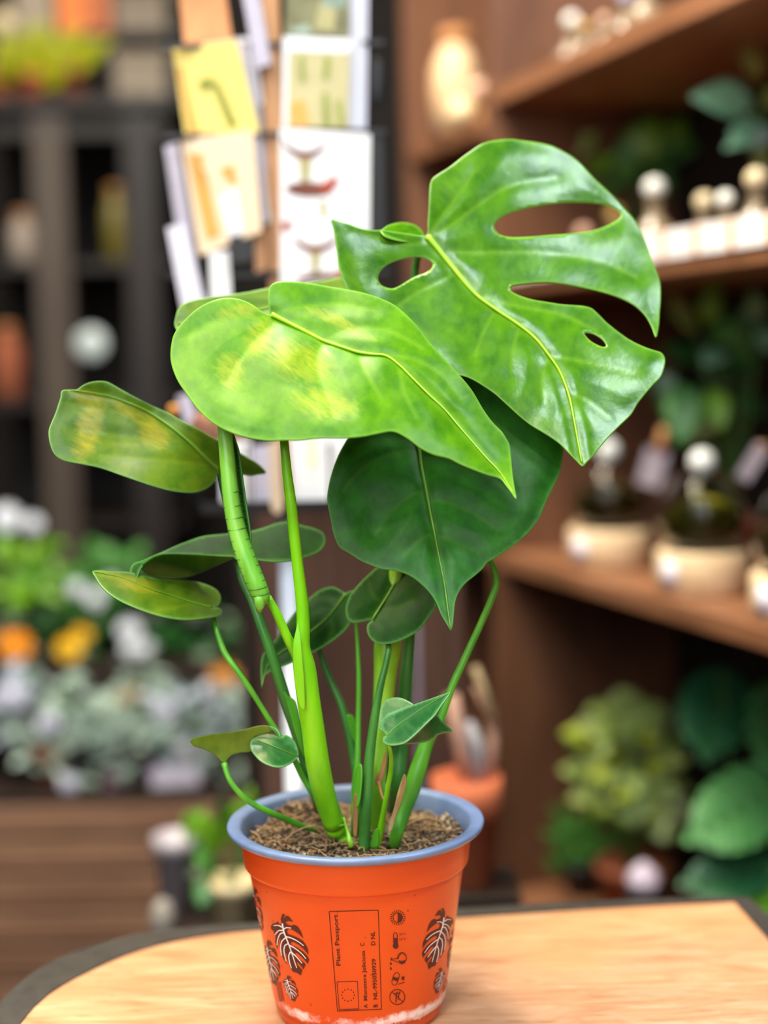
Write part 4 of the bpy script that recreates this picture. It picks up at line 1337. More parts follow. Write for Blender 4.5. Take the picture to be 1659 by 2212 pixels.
M_fl_white = plain('white_petal', lin(222, 226, 236), 0.6, noise=0.05, scale=60)
M_stemb = plain('green_stalk', lin(70, 110, 50), 0.6)


def pot_prof(r, h, lip=0.003):
    return [(r * 0.62, 0), (r * 0.72, 0.0005), (r * 0.93, h * 0.8), (r + lip * 0.4, h * 0.8), (r + lip * 0.6, h), (r - lip * 0.6, h), (r - lip * 1.4, h * 0.86), (0.001, h * 0.86)]


def bpot(parent, r, h, mat, z=0.0):
    return MB().lathe(pot_prof(r, h), (0, 0, z), 24, cap_bottom=True).build('pot', mat, parent)


# ================================================================== SHELF UNIT ON THE RIGHT
SH_O = P(1077, 1200, 2.2)
SH_O = Vector((SH_O.x, SH_O.y, 0.0))
SH_A = math.radians(18)
sv_ = Vector((math.cos(SH_A), math.sin(SH_A), 0))          # into the shelf
sn_ = Vector((-math.sin(SH_A), math.cos(SH_A), 0))         # along its front, away from the viewer
SH_D = 0.30
SH_L = 0.96


def SP(px, py, xl):
    """where the line of sight meets the upright plane xl behind the shelf's front"""
    d = ray(px, py)
    t = (sv_.dot(SH_O) + xl - sv_.dot(CAM)) / sv_.dot(d)
    return CAM + d * t


def SZ(px, xl, z):
    """the point on the line (xl, z) along the shelf that shows at column px"""
    a, b_ = -1.0, 0.45
    for _ in range(50):
        mid = (a + b_) / 2
        p = SH_O + sv_ * xl + sn_ * mid
        q = to_px((p.x, p.y, z))[0]
        if q > px:
            a = mid
        else:
            b_ = mid
    p = SH_O + sv_ * xl + sn_ * mid
    return Vector((p.x, p.y, z))


zA_top, zA_bot = SP(1163, 143, 0).z, SP(1163, 188, 0).z
zB_top, zB_bot = SP(1301, 1256, 0).z, SP(1301, 1297, 0).z
zC_bot = SP(1500, 588, 0).z
zC_top = zC_bot + 0.022
zD_top = 0.40
M_shelf = wood('brown_shelf_wood', lin(112, 74, 50), lin(158, 108, 78), scale=(30, 4, 30), rough=0.42, bump=0.03)
M_shelf_in = wood('brown_panel_wood', lin(92, 60, 44), lin(126, 86, 64), scale=(14, 14, 3), rough=0.45, bump=0.03)
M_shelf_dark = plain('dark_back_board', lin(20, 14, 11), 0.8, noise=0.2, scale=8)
shelf = thing('shelf_unit', 'tall brown wooden shelf unit of glassware and plants on the right', 'shelf', SH_O, SH_A)


def slab(name, x0, x1, y0, y1, z0, z1, mat, bv=0.002):
    o = MB().box(((x0 + x1) / 2, (y0 + y1) / 2, (z0 + z1) / 2), (x1 - x0, y1 - y0, z1 - z0)).build(name, mat, shelf, smooth=False)
    if bv:
        bevel(o, bv)
    return o


slab('side_panel', 0.0, SH_D, 0.0, 0.032, 0, 1.98, M_shelf_in)
slab('side_panel', 0.0, SH_D, 0.36, 0.392, 0, 1.98, M_shelf_in)
slab('side_panel', 0.0, SH_D, -SH_L - 0.032, -SH_L, 0, 1.98, M_shelf_in)
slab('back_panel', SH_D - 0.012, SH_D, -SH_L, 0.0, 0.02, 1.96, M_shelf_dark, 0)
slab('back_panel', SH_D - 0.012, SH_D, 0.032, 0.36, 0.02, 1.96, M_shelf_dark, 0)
for z0, z1 in ((zA_bot, zA_top), (zB_bot, zB_top), (zC_bot, zC_top), (zD_top - 0.024, zD_top)):
    slab('shelf_board', 0.0, SH_D - 0.012, -SH_L, 0.0, z0, z1, M_shelf)
zE_top = P(980, 282, 2.35).z
slab('shelf_board', 0.0, SH_D - 0.012, 0.032, 0.36, zE_top - 0.024, zE_top, M_shelf)
slab('shelf_board', 0.0, SH_D - 0.012, 0.032, 0.36, zB_bot, zB_top, M_shelf)
# white price strip with orange dividers along the front of the middle board
M_strip = plain('white_strip', lin(246, 240, 244), 0.4, noise=0.03)
M_orange = plain('orange_divider', lin(226, 166, 112), 0.5)
slab('price_strip', -0.004, 0.001, -SH_L, -0.05, zC_top - 0.004, zC_top + 0.027, M_strip, 0)
for i in range(12):
    y = -0.07 - i * 0.072
    slab('strip_divider', -0.0055, -0.0035, y - 0.005, y + 0.005, zC_top - 0.003, zC_top + 0.026, M_orange, 0)

# ---- terrariums on the board below
M_glass = glass('clear_glass')
M_glass_b = plain('smoky_glass', lin(176, 156, 128), 0.12, noise=0.1, trans=0.45)
M_base = wood('pale_turned_wood', lin(214, 182, 142), lin(240, 214, 178), scale=(20, 20, 60), rough=0.5)
M_moss_y = plain('yellow_moss', lin(164, 158, 30), 0.9, noise=0.35, scale=90, bump=0.8)
M_moss_d = plain('brown_moss', lin(104, 84, 34), 0.9, noise=0.4, scale=90, bump=0.8)
M_tagw = plain('white_tag', lin(226, 222, 240), 0.5, noise=0.02)
M_glint = plain('white_glint', lin(232, 236, 236), 0.2, noise=0.02)


def terrarium(px, xl, r, moss, label, tag_px):
    c = SZ(px, xl, zB_top)
    t = thing('terrarium', label, 'terrarium', c, 0, 'glass terrariums on wooden bases')
    hb = r * 0.92
    MB().lathe([(r * 0.9, 0), (r * 0.97, 0.004), (r, hb * 0.5), (r, hb - 0.003), (r * 0.96, hb), (0.001, hb)], n=40, cap_bottom=True).build('wooden_base', M_base, t)
    b_ = MB().ball((0, 0, hb + 0.032), r * 0.84, 20, (1, 1, 0.66)).build('moss', moss, t)
    g = MB().lathe([(r * 0.55, hb), (r * 0.86, hb + 0.006), (r * 0.96, hb + 0.03), (r * 0.92, hb + 0.055), (r * 0.70, hb + 0.078), (r * 0.46, hb + 0.088), (r * 0.5, hb + 0.094),
                    (r * 0.47, hb + 0.094), (r * 0.43, hb + 0.088), (r * 0.67, hb + 0.076), (r * 0.89, hb + 0.055), (r * 0.93, hb + 0.03), (r * 0.83, hb + 0.009), (r * 0.5, hb + 0.003)], n=40).build('glass_bowl', M_glass, t)
    k_ = MB().ball((0, 0, hb + 0.102), 0.0155, 16).build('glint_ball', M_glint, t)  # added white ball, stands in for a highlight on the glass
    k_['label'] = 'white ball standing for a glint on the glass'
    # white tag on the base
    d = (CAM - c)
    a0 = math.atan2(d.y, d.x) + tag_px
    vs = []
    for i in range(7):
        a = a0 - 0.22 + 0.44 * i / 6
        for z in (hb * 0.2, hb * 0.82):
            vs.append(((r + 0.0012) * math.cos(a), (r + 0.0012) * math.sin(a), z))
    o = obj('paper_tag', vs, [(2 * i, 2 * i + 2, 2 * i + 3, 2 * i + 1) for i in range(6)], M_tagw, t)
    solid(o, 0.0006, 0)
    return t


terrarium(1316, 0.075, 0.0545, M_moss_d, 'glass terrarium of dark moss on a pale wooden base, next to the shelf post', -0.75)
terrarium(1517, 0.068, 0.0545, M_moss_y, 'glass terrarium of yellow-green moss on a pale wooden base', -0.75)
terrarium(1735, 0.062, 0.0545, M_moss_d, 'glass terrarium at the frame edge, only its wooden base side showing', -0.75)


def stick_tag(px0, py0, px1, py1, xl, wpx, label, frac=0.55, m1=None):
    """a plant label: a stick with a paper end"""
    a, b_ = SP(px0, py0, xl), SP(px1, py1, xl)
    mid = a.lerp(b_, 1 - frac)
    t = thing('plant_label', label, 'plant label', a)
    w_ = wpx * a.y / F * 0.5
    MB().tube([a, mid], w_ * 0.45, 8).build('stick', m1 or M_orange, t, world=True)
    d = (b_ - mid).normalized()
    s = d.cross((CAM - a).normalized()).normalized()
    f_ = s.cross(d)
    vs = [mid - s * w_ - f_ * 0.0008, mid + s * w_ - f_ * 0.0008, b_ + s * w_ - f_ * 0.0008, b_ - s * w_ - f_ * 0.0008]
    vs += [v + f_ * 0.0016 for v in vs]
    obj('paper_flag', vs, [(3, 2, 1, 0), (4, 5, 6, 7), (0, 1, 5, 4), (1, 2, 6, 5), (2, 3, 7, 6), (3, 0, 4, 7)], M_tagw, t, smooth=False, world=True)
    return t


stick_tag(1437, 925, 1398, 1050, 0.10, 52, 'wide white paper label on a tan stick between the first two terrariums', 0.62)
stick_tag(1650, 960, 1603, 1035, 0.10, 34, 'narrow tilted white label above the second terrarium', 0.95)

# ---- glass on the middle and top boards
M_pearl = [plain('pearl_cream', lin(226, 206, 170), 0.25, noise=0.05), plain('pearl_white', lin(226, 226, 222), 0.2, noise=0.04), plain('pearl_gold', lin(190, 150, 84), 0.3, noise=0.1), plain('pearl_pink', lin(206, 164, 140), 0.3, noise=0.05), plain('pearl_lilac', lin(150, 146, 170), 0.3, noise=0.05)]


def bottle(px, xl, z, r, h, mat, glint, label, neck=0.32, group='glass bottles on the shelf boards'):
    c = SZ(px, xl, z)
    t = thing('glass_bottle', label, 'bottle', c, 0, group)
    hb = h * 0.62
    MB().lathe([(r * 0.7, 0), (r * 0.95, 0.004), (r, hb * 0.45), (r * 0.85, hb * 0.8), (r * neck * 1.3, hb), (r * neck, hb * 1.12), (r * neck, h * 0.94), (r * neck * 1.3, h * 0.96), (r * neck * 1.3, h)], n=28, cap_bottom=True).build('glass_body', mat, t)
    MB().ball((0, 0, h + r * 0.22), r * neck * 1.5, 14).build('glint_ball', glint, t)  # added pale ball in place of a bright glint on the flask
    return t


for px, xl, r, h, s, lb in ((1415, 0.06, 0.029, 0.083, 1, 'clear flask with a white glint ball, beside the big leaf'), (1522, 0.07, 0.024, 0.058, 0, 'squat flask with a cream glint ball behind the white strip'),
                            (1567, 0.05, 0.022, 0.052, 1, 'smallest squat flask behind the white strip'), (1634, 0.07, 0.027, 0.070, 0, 'round flask by the right frame edge'),
                            (1262, 0.08, 0.026, 0.05, 3, 'flask seen through the upper hole of the big leaf'), (1330, 0.10, 0.026, 0.07, 2, 'dark flask seen through the upper hole of the big leaf, its right end')):
    bottle(px, xl, zC_top, r, h, M_glass_b, M_pearl[s], lb)
for px, xl, r, h, s, lb in ((1195, 0.12, 0.026, 0.088, 0, 'flask with a cream glint ball, first on the top board'), (1236, 0.09, 0.024, 0.075, 1, 'flask with a white glint ball on the top board'),
                            (1264, 0.05, 0.018, 0.04, 2, 'tiny flask with a gold glint ball on the top board'), (1306, 0.04, 0.018, 0.032, 3, 'tiny flask with a pink glint ball on the top board'),
                            (1352, 0.07, 0.022, 0.06, 4, 'flask with a lilac glint ball on the top board'), (1395, 0.05, 0.022, 0.06, 1, 'flask with a white glint ball, furthest right on the top board')):
    bottle(px, xl, zA_top, r, h, M_glass_b, M_pearl[s], lb)

# ---- tall pale bottle in the far bay
c = P(985, 282, 2.40)
M_cork = plain('cork', lin(176, 120, 72), 0.8, noise=0.2, scale=80)
M_palewood = wood('pale_beech', lin(206, 168, 128), lin(228, 194, 156), scale=(40, 40, 6), rough=0.5)
t = thing('tall_bottle', 'tall pale bottle with a cork cap standing in the far bay of the shelf', 'bottle', (c.x, c.y, zE_top))
hh = P(985, 60, 2.40).z - zE_top
MB().lathe([(0.028, 0), (0.036, 0.004), (0.038, hh * 0.4), (0.036, hh * 0.62), (0.024, hh * 0.8), (0.019, hh * 0.84), (0.001, hh * 0.84)], n=28, cap_bottom=True).build('body', M_palewood, t)
MB().lathe([(0.020, hh * 0.84), (0.024, hh * 0.87), (0.022, hh * 0.98), (0.012, hh), (0.001, hh)], n=24).build('cap', M_cork, t)
for i, (px, py, r, lb) in enumerate(((998, 252, 0.021, 'cream ball leaning at the foot of the tall pale bottle'), (1040, 195, 0.017, 'small pink-white ball beside the tall pale bottle'))):
    cc = P(px, py, 2.31)
    if i == 0:
        cc.z = zE_top + r
        o = MB().ball((0, 0, 0), r, 18).build('ball', M_potcream)
        o.location = cc
    else:
        cc = P(px, py, 2.31)
        o = thing('ball_on_stand', 'small pink-white ball on a wooden stand beside the tall pale bottle', 'ornament', (cc.x, cc.y, zE_top))
        MB().lathe([(0.012, 0), (0.013, 0.002), (0.004, 0.006), (0.003, cc.z - zE_top - r * 0.9)], n=14, cap_bottom=True, cap_top=True).build('stand', M_cork, o)
        MB().ball((0, 0, cc.z - zE_top), r, 18, (1.3, 1, 0.9)).build('ball', M_pearl[3], o)
        continue
    tag(o, lb, 'ornament')

# ---- plants on the shelf boards
def board_plant(name, label, cat, px, xl, z, r, h, potmat, leaves, stemmat=None, group=None, leafname='leaf'):
    """leaves: (base px,py), (tip px,py), width px, material, lean of the face, depth change towards the viewer"""
    c = SZ(px, xl, z)
    t = thing(name, label, cat, c, 0, group)
    bpot(t, r, h, potmat)
    top = c + Vector((0, 0, h * 0.86))
    for (bx, by), (tx_, ty), wpx, m, tilt, dz in leaves:
        Yb = c.y - dz * 0.6
        mb = MB()
        pblade(mb, (bx, by, Yb), (tx_, ty, c.y - dz), wpx, 0.5, 0.12, tilt)
        o = mb.build(leafname, m, t, world=True)
        solid(o, 0.0008, 0)
        b0 = P(bx, by, Yb)
        mid = top.lerp(b0, 0.6) + Vector((0, 0, 0.02))
        MB().tube([top, mid, b0], [0.002, 0.0016, 0.0012], 6).build('stalk', stemmat or M_stemb, t, world=True)
    return t


L = M_lf_bright
board_plant('shelf_plant', 'bright green plant on the middle board behind the flasks', 'potted plant', 1330, 0.19, zC_top, 0.035, 0.05, M_terra_d, [
    ((1230, 340), (1290, 285), 46, M_lf_var, 0.4, 0.02), ((1270, 380), (1335, 330), 44, M_lf_bright, 0.5, 0.03), ((1370, 350), (1420, 250), 90, M_lf_bright, 0.3, 0.02), ((1440, 350), (1475, 245), 60, M_lf_bright, 0.3, 0.0),
    ((1360, 400), (1345, 300), 60, M_lf_mid, 0.4, 0.04), ((1420, 360), (1540, 290), 50, M_lf_mid, 0.5, 0.02), ((1300, 420), (1350, 380), 40, M_lf_mid, 0.5, 0.03), ((1440, 420), (1400, 340), 60, M_lf_mid, 0.4, 0.0),
    ((1180, 300), (1120, 265), 40, M_lf_teal, 0.4, -0.02), ((1500, 400), (1560, 330), 50, M_lf_dark, 0.5, 0.0)])
board_plant('eucalyptus', 'plant with round grey-green leaves on the middle board at the right', 'potted plant', 1655, 0.17, zC_top, 0.035, 0.05, M_potgrey, [
    ((1628, 222), (1494, 208), 84, M_lf_teal, 0.25, 0.05), ((1640, 170), (1600, 75), 44, M_lf_olive, 0.2, 0.03), ((1650, 225), (1700, 190), 60, M_lf_olive, 0.4, 0.03), ((1640, 260), (1575, 290), 50, M_lf_teal, 0.4, 0.04),
    ((1640, 290), (1565, 320), 46, M_lf_teal, 0.4, 0.05), ((1660, 270), (1630, 320), 50, M_lf_silver, 0.4, 0.05), ((1660, 240), (1560, 250), 34, M_lf_olive, 0.7, 0.02), ((1650, 300), (1640, 360), 50, M_lf_olive, 0.4, 0.03)])
board_plant('leafy_plant', 'green leafy plant between the middle and lower boards, behind the terrariums', 'potted plant', 1590, 0.20, zB_top, 0.045, 0.07, M_terra_d, [
    ((1530, 700), (1545, 595), 52, M_lf_bright, 0.3, 0.03), ((1500, 720), (1440, 620), 40, M_lf_olive, 0.3, 0.02), ((1500, 690), (1445, 680), 40, M_lf_mid, 0.5, 0.02), ((1480, 830), (1470, 965), 90, M_lf_mid, 0.25, 0.06),
    ((1540, 740), (1600, 690), 60, M_lf_mid, 0.4, 0.04), ((1560, 760), (1520, 790), 60, M_lf_teal, 0.5, 0.05), ((1540, 840), (1560, 930), 60, M_lf_bright, 0.3, 0.05), ((1600, 720), (1640, 640), 60, M_lf_mid, 0.3, 0.02),
    ((1640, 690), (1622, 625), 44, M_lf_teal, 0.2, 0.08), ((1650, 700), (1660, 760), 50, M_lf_teal, 0.3, 0.07), ((1560, 800), (1650, 790), 44, M_lf_dark, 0.5, 0.03), ((1510, 780), (1430, 750), 70, M_lf_dark, 0.5, 0.01),
    ((1590, 850), (1650, 900), 60, M_lf_dark, 0.4, 0.02), ((1450, 800), (1420, 880), 60, M_lf_dark, 0.3, 0.0), ((1610, 790), (1590, 700), 60, M_lf_mid, 0.3, 0.03), ((1540, 870), (1500, 960), 60, M_lf_olive, 0.3, 0.04)])

# ---- the plants on the lowest board
random.seed(11)
jc = SZ(1365, 0.13, zD_top)
jade = thing('jade_bush', 'small-leaved variegated bush on the lowest board', 'potted plant', jc)
bpot(jade, 0.05, 0.075, M_terra_d)
mb, ms = MB(), MB()
mb2 = MB()
for i in range(150):
    th, ph = random.uniform(0, 2 * PI), random.uniform(-0.9, 1.4)
    px = 1365 + 122 * math.cos(th) * math.cos(ph) * random.uniform(0.6, 1)
    py = 1672 - 165 * math.sin(ph) * random.uniform(0.6, 1) + (px - 1365) * 0.35
    Y = jc.y - 0.055 * math.sin(th) * math.cos(ph)
    a = random.uniform(0, 2 * PI)
    l = random.uniform(36, 54)
    m_ = mb if i % 4 else mb2
    pblade(m_, (px, py, Y), (px + l * math.cos(a), py + l * 0.9 * math.sin(a), Y - random.uniform(0.0, 0.02)), l * random.uniform(0.7, 0.9), 0.5, 0.1, random.uniform(0.1, 0.5), nl=6, nw=4)
mb2.build('young_foliage', M_lf_lime, jade, world=True)
mb.build('foliage', M_lf_var, jade, world=True)
for i in range(12):
    q = P(1365 + random.uniform(-90, 90), random.uniform(1560, 1780), jc.y)
    ms.tube([jc + Vector((0, 0, 0.06)), jc.lerp(q, 0.5) + Vector((0, 0, 0.05)), q], 0.002, 6)
ms.build('stem', M_stemb, jade, world=True)
sc_ = SZ(1255, 0.10, zD_top)
small = thing('seedling', 'little dark green plant beside the bush on the lowest board', 'potted plant', sc_)
bpot(small, 0.03, 0.05, M_potblack)
mb = MB()
for i in range(40):
    px, py = random.uniform(1195, 1340), random.uniform(1770, 1930)
    a = random.uniform(-2.6, -0.5)
    l = random.uniform(36, 60)
    pblade(mb, (px, py, sc_.y), (px + l * math.cos(a), py + l * math.sin(a), sc_.y - 0.01), random.uniform(18, 26), 0.5, 0.1, 0.4, nl=5, nw=3)
mb.build('foliage', M_lf_mid, small, world=True)


def striped_leaf_mat(name, c1, c2):
    m, nt, b = newmat(name)
    at = N(nt, 'ShaderNodeAttribute', attribute_name='leaf_co')
    sep = N(nt, 'ShaderNodeSeparateXYZ')
    nt.links.new(at.outputs['Vector'], sep.inputs[0])
    ab = math_(nt, 'ABSOLUTE', sep.outputs[1])
    s = math_(nt, 'SINE', math_(nt, 'MULTIPLY', math_(nt, 'SUBTRACT', sep.outputs[0], math_(nt, 'MULTIPLY', ab, 0.55)), 52.0))
    col = ramp(nt, s, [(0.25, c1), (0.8, c2)])
    nt.links.new(col, b.inputs['Base Color'])
    b.inputs['Roughness'].default_value = 0.4
    return m


M_cal_a = striped_leaf_mat('striped_green_leaf', lin(46, 110, 52), lin(104, 164, 100))
M_cal_b = striped_leaf_mat('deep_striped_leaf', lin(24, 78, 48), lin(46, 108, 62))
cc = SZ(1600, 0.15, zD_top)
cal = thing('calathea', 'plant with large round striped leaves on the lowest board at the right', 'potted plant', cc)
bpot(cal, 0.05, 0.08, M_terra_d)


def px_leaf(cx, cy, rx, ry, ang, Y, mat, tip=1.25, tilt=0.1):
    """a broad oval leaf seen at (cx, cy): its outline is turned by ang, its plane leans back by tilt metres per 100 px"""
    ca, sa = math.cos(math.radians(ang)), math.sin(math.radians(ang))
    pts = []
    for i in range(22):
        a = 2 * PI * i / 22
        x = math.cos(a) * rx * (tip if abs(a) < 0.2 else 1.0)
        y = math.sin(a) * ry
        pts.append((cx + x * ca - y * sa, cy + x * sa + y * ca))
    ctrl = [(cx, cy, Y - DY), (cx, cy - 100, Y - DY + tilt * 0.5), (cx + 100, cy, Y - DY + 0.01), (cx, cy + 100, Y - DY - tilt * 0.5), (cx - 100, cy, Y - DY + 0.01)]
    b0 = (cx - rx * ca * 0.95, cy - rx * sa * 0.95)
    b1 = (cx + rx * ca * 1.1, cy + rx * sa * 1.1)
    return leaf(pts, ctrl, mat, [b0, (cx, cy), b1], (), step=14, parent=cal, seed=0, wave=0.002, groove=0.004, puff=0.003, rib_w=(6, 3), rib_mat=M_stemb, back=M_lf_mid), P(b0[0], b0[1], Y)


for cx, cy, rx, ry, ang, dY, m in ((1545, 1535, 95, 84, 100, 0.0, M_cal_b), (1675, 1570, 100, 62, 80, -0.03, M_cal_a), (1605, 1745, 120, 88, 150, -0.08, M_cal_a), (1585, 1890, 100, 60, 170, -0.10, M_cal_b), (1660, 1960, 90, 50, 160, -0.12, M_lf_bright)):
    _, b0 = px_leaf(cx, cy, rx, ry, ang, cc.y + dY, m)
    MB().tube([cc + Vector((0, 0, 0.07)), cc.lerp(b0, 0.5) + Vector((0, 0, 0.04)), b0], 0.0025, 8).build('stalk', M_stemb, cal, world=True)
# a white crystal and two round stones in the same bay
def rock(name, px, py, xl, r, mat, label, cat, sc=(1, 1, 1), zb=None, seed=0):
    c = SP(px, py, xl)
    mb = MB().ball((0, 0, 0), r, 10, sc)
    for v in mb.v:
        q = mnoise.noise(Vector((v.x * 60 + seed, v.y * 60, v.z * 60)))
        v *= 1 + 0.25 * q
    o = mb.build(name, mat, smooth=False)
    o.location = c
    return tag(o, label, cat)


M_quartz = plain('rose_quartz', lin(222, 208, 232), 0.3, noise=0.06)
pc = SP(1390, 1935, 0.04)
t = thing('crystal_on_block', 'white crystal on a dark block in front of the bush', 'crystal', (pc.x, pc.y, zD_top))
hcr = SP(1390, 1905, 0.04).z - zD_top
MB().box((0, 0, (hcr - 0.012) / 2), (0.04, 0.04, hcr - 0.012)).build('block', M_shelf_dark, t, smooth=False)
mb = MB().lathe([(0.001, -0.022), (0.016, -0.012), (0.022, 0.002), (0.018, 0.012), (0.006, 0.024), (0.001, 0.026)], (0, 0, hcr), 7)
mb.build('crystal', M_quartz, t, smooth=False)
# ================================================================== WOODEN CABINET, CARD RACK
M_plank = wood('dark_plank', lin(58, 38, 30), lin(96, 66, 52), scale=(60, 60, 2.5), rough=0.5, bump=0.05)
M_plank_d = wood('darker_plank', lin(28, 19, 15), lin(46, 32, 26), scale=(60, 60, 2.5), rough=0.55, bump=0.05)
CAB_Y = 1.58
cl, cr = P(560, 1400, CAB_Y).x, P(1003, 1400, CAB_Y).x
cg0, cg1 = P(898, 1500, CAB_Y).x, P(909, 1500, CAB_Y).x
cz = P(700, 1092, CAB_Y).z
cab = thing('cabinet', 'dark brown plank cabinet behind the potted monstera', 'cabinet', ((cl + cr) / 2, CAB_Y, 0))


def wbox(name, x0, x1, y0, y1, z0, z1, mat, parent, bv=0.0):
    o = MB().box(((x0 + x1) / 2, (y0 + y1) / 2, (z0 + z1) / 2), (x1 - x0, y1 - y0, z1 - z0)).build(name, mat, parent, smooth=False, world=True)
    if bv:
        bevel(o, bv)
    return o


wbox('front_panel', cl, cg0, CAB_Y, CAB_Y + 0.02, 0.0, cz, M_plank, cab, 0.002)
wbox('front_panel', cg1, cr, CAB_Y, CAB_Y + 0.02, 0.0, cz, M_plank, cab, 0.002)
o = wbox('gap_light_strip', cg0, cg1, CAB_Y + 0.004, CAB_Y + 0.016, 0.0, cz, plain('pale_gap_light', lin(170, 158, 172), 0.5), cab)  # light in the gap between the panels, put in as a pale strip
o['label'] = 'pale upright strip standing for light in the gap between the two panels'
wbox('side_panel', cl, cl + 0.018, CAB_Y + 0.02, CAB_Y + 0.30, 0.0, cz, M_plank_d, cab)
wbox('side_panel', cr - 0.018, cr, CAB_Y + 0.02, CAB_Y + 0.30, 0.0, cz, M_plank_d, cab)
wbox('back_board', cl, cr, CAB_Y + 0.30, CAB_Y + 0.31, 0.0, cz, M_plank_d, cab)
wbox('top_board', cl - 0.004, cr + 0.004, CAB_Y - 0.004, CAB_Y + 0.31, cz, cz + 0.015, M_plank, cab, 0.002)
# the older dark boards left of it
dl = P(516, 1300, 1.9).x
dk = thing('dark_screen', 'narrow dark upright screen of two boards left of the plank cabinet', 'screen', (dl + 0.014, 1.9, 0))
zz1 = P(450, 1095, 1.9).z
for i in range(2):
    wbox('board', dl + i * 0.0135, dl + i * 0.0135 + 0.013, 1.9, 1.915, 0.0, zz1, M_plank_d, dk, 0.002)
wbox('rail', dl, dl + 0.027, 1.915, 1.93, zz1 - 0.06, zz1 - 0.02, M_plank_d, dk)

RY = 1.40
bx = P(628, 1500, RY)
rack = thing('card_rack', 'postcard rack on a white pole behind the plant', 'card rack', (bx.x, RY + 0.02, 0))
M_whitepole = plain('white_metal', lin(196, 202, 216), 0.4, noise=0.04)
M_tanpost = wood('tan_post', lin(176, 124, 84), lin(206, 156, 112), scale=(60, 60, 4), rough=0.55)
M_wire = plain('black_wire', lin(18, 18, 22), 0.4, noise=0.1)
ztray = P(600, 1090, RY).z
px_ = P(628, 1500, RY + 0.02)
MB().lathe([(0.11, 0), (0.11, 0.008), (0.02, 0.014), (0.0085, 0.02), (0.0085, ztray)], n=28, cap_bottom=True, cap_top=True).build('pole', M_whitepole, rack)
top = P(598, -120, RY + 0.02)
wbox('upper_post', px_.x - 0.009, px_.x + 0.007, RY + 0.014, RY + 0.03, ztray, top.z, M_tanpost, rack, 0.001)
x0, x1 = P(440, 1090, RY).x, P(715, 1090, RY).x
tr = MB()
tr.box(((x0 + x1) / 2, RY - 0.02, ztray), (x1 - x0, 0.004, 0.010))
tr.box(((x0 + x1) / 2, RY + 0.012, ztray - 0.004), (x1 - x0, 0.062, 0.003))
for xx in (x0, x0 + 0.042, x0 + 0.075, x1):
    tr.tube([(xx, RY - 0.02, ztray), (xx, RY - 0.02, ztray + 0.055), (xx, RY + 0.03, ztray + 0.055)], 0.0012, 6)
tr.build('wire_tray', M_wire, rack, smooth=False, world=True)
brk = MB()
for zc in (P(600, 590, RY).z, P(600, 285, RY).z, P(600, 90, RY).z):
    brk.box((px_.x, RY + 0.012, zc), (0.20, 0.003, 0.004))
brk.build('card_rest', M_wire, rack, smooth=False, world=True)


def card(name, label, cat, quad, Y, mat, th=0.0012, back=None, group=None, dY=(0, 0, 0, 0)):
    """a card: four pixel corners TL, TR, BR, BL at depth Y (+ dY each)"""
    f_ = [P(q[0], q[1], Y + d) for q, d in zip(quad, dY)]
    nrm = (f_[1] - f_[0]).cross(f_[3] - f_[0]).normalized()
    if nrm.dot(CAM - f_[0]) < 0:
        nrm = -nrm
    bk = [v - nrm * th for v in f_]
    c = sum(f_, Vector()) / 4
    vs = [v - c for v in f_ + bk]
    o = obj(name, vs, [(0, 1, 2, 3), (7, 6, 5, 4), (0, 4, 5, 1), (1, 5, 6, 2), (2, 6, 7, 3), (3, 7, 4, 0)], mat, smooth=False)
    o.location = c
    if label:
        tag(o, label, cat, group)
    o['_q'] = [x for v in f_ for x in v]
    return o


def on_card(o, u, v, lift=0.0004):
    q = list(o['_q'])
    f_ = [Vector(q[i * 3:i * 3 + 3]) for i in range(4)]
    p = f_[0].lerp(f_[1], u).lerp(f_[3].lerp(f_[2], u), v)
    n_ = (f_[1] - f_[0]).cross(f_[3] - f_[0]).normalized()
    if n_.dot(CAM - p) < 0:
        n_ = -n_
    return p + n_ * lift


def card_print(o, name, polys, mat, lift=0.0004):
    for pl in polys:
        V_, T_ = fill_poly([[(a * 100, b_ * 100) for a, b_ in pl]], 25)
        obj(name, [on_card(o, a / 100, b_ / 100, lift) for a, b_ in V_], T_, mat, o, smooth=False, world=True)


def ell(cx, cy, rx, ry, a0=0, a1=360, n_=16):
    return [(cx + rx * math.cos(math.radians(a0 + (a1 - a0) * i / n_)), cy + ry * math.sin(math.radians(a0 + (a1 - a0) * i / n_))) for i in range(n_ + (0 if a1 - a0 == 360 else 1))]


M_yelpap = plain('yellow_paper', lin(250, 226, 130), 0.6, noise=0.06, scale=20)
M_ochre = plain('ochre_ink', lin(216, 164, 84), 0.6, noise=0.15, scale=40)
M_grn_ink = plain('green_ink', lin(140, 150, 62), 0.6, noise=0.15, scale=40)
M_khaki = plain('khaki_paper', lin(196, 186, 140), 0.6, noise=0.1, scale=30)
M_brn_ink = plain('brown_ink', lin(120, 62, 44), 0.6, noise=0.2, scale=40)
M_red_ink = plain('red_brown_ink', lin(170, 66, 34), 0.6, noise=0.2, scale=40)
M_tan_ink = plain('tan_ink', lin(176, 168, 120), 0.6, noise=0.1, scale=40)
M_peach = plain('peach_paper', lin(252, 222, 190), 0.6, noise=0.04, scale=20)
M_grnpap = plain('grey_green_photo', lin(120, 118, 84), 0.6, noise=0.35, scale=60)
M_pinkpap = plain('orange_paper', lin(214, 150, 104), 0.6, noise=0.2, scale=20)

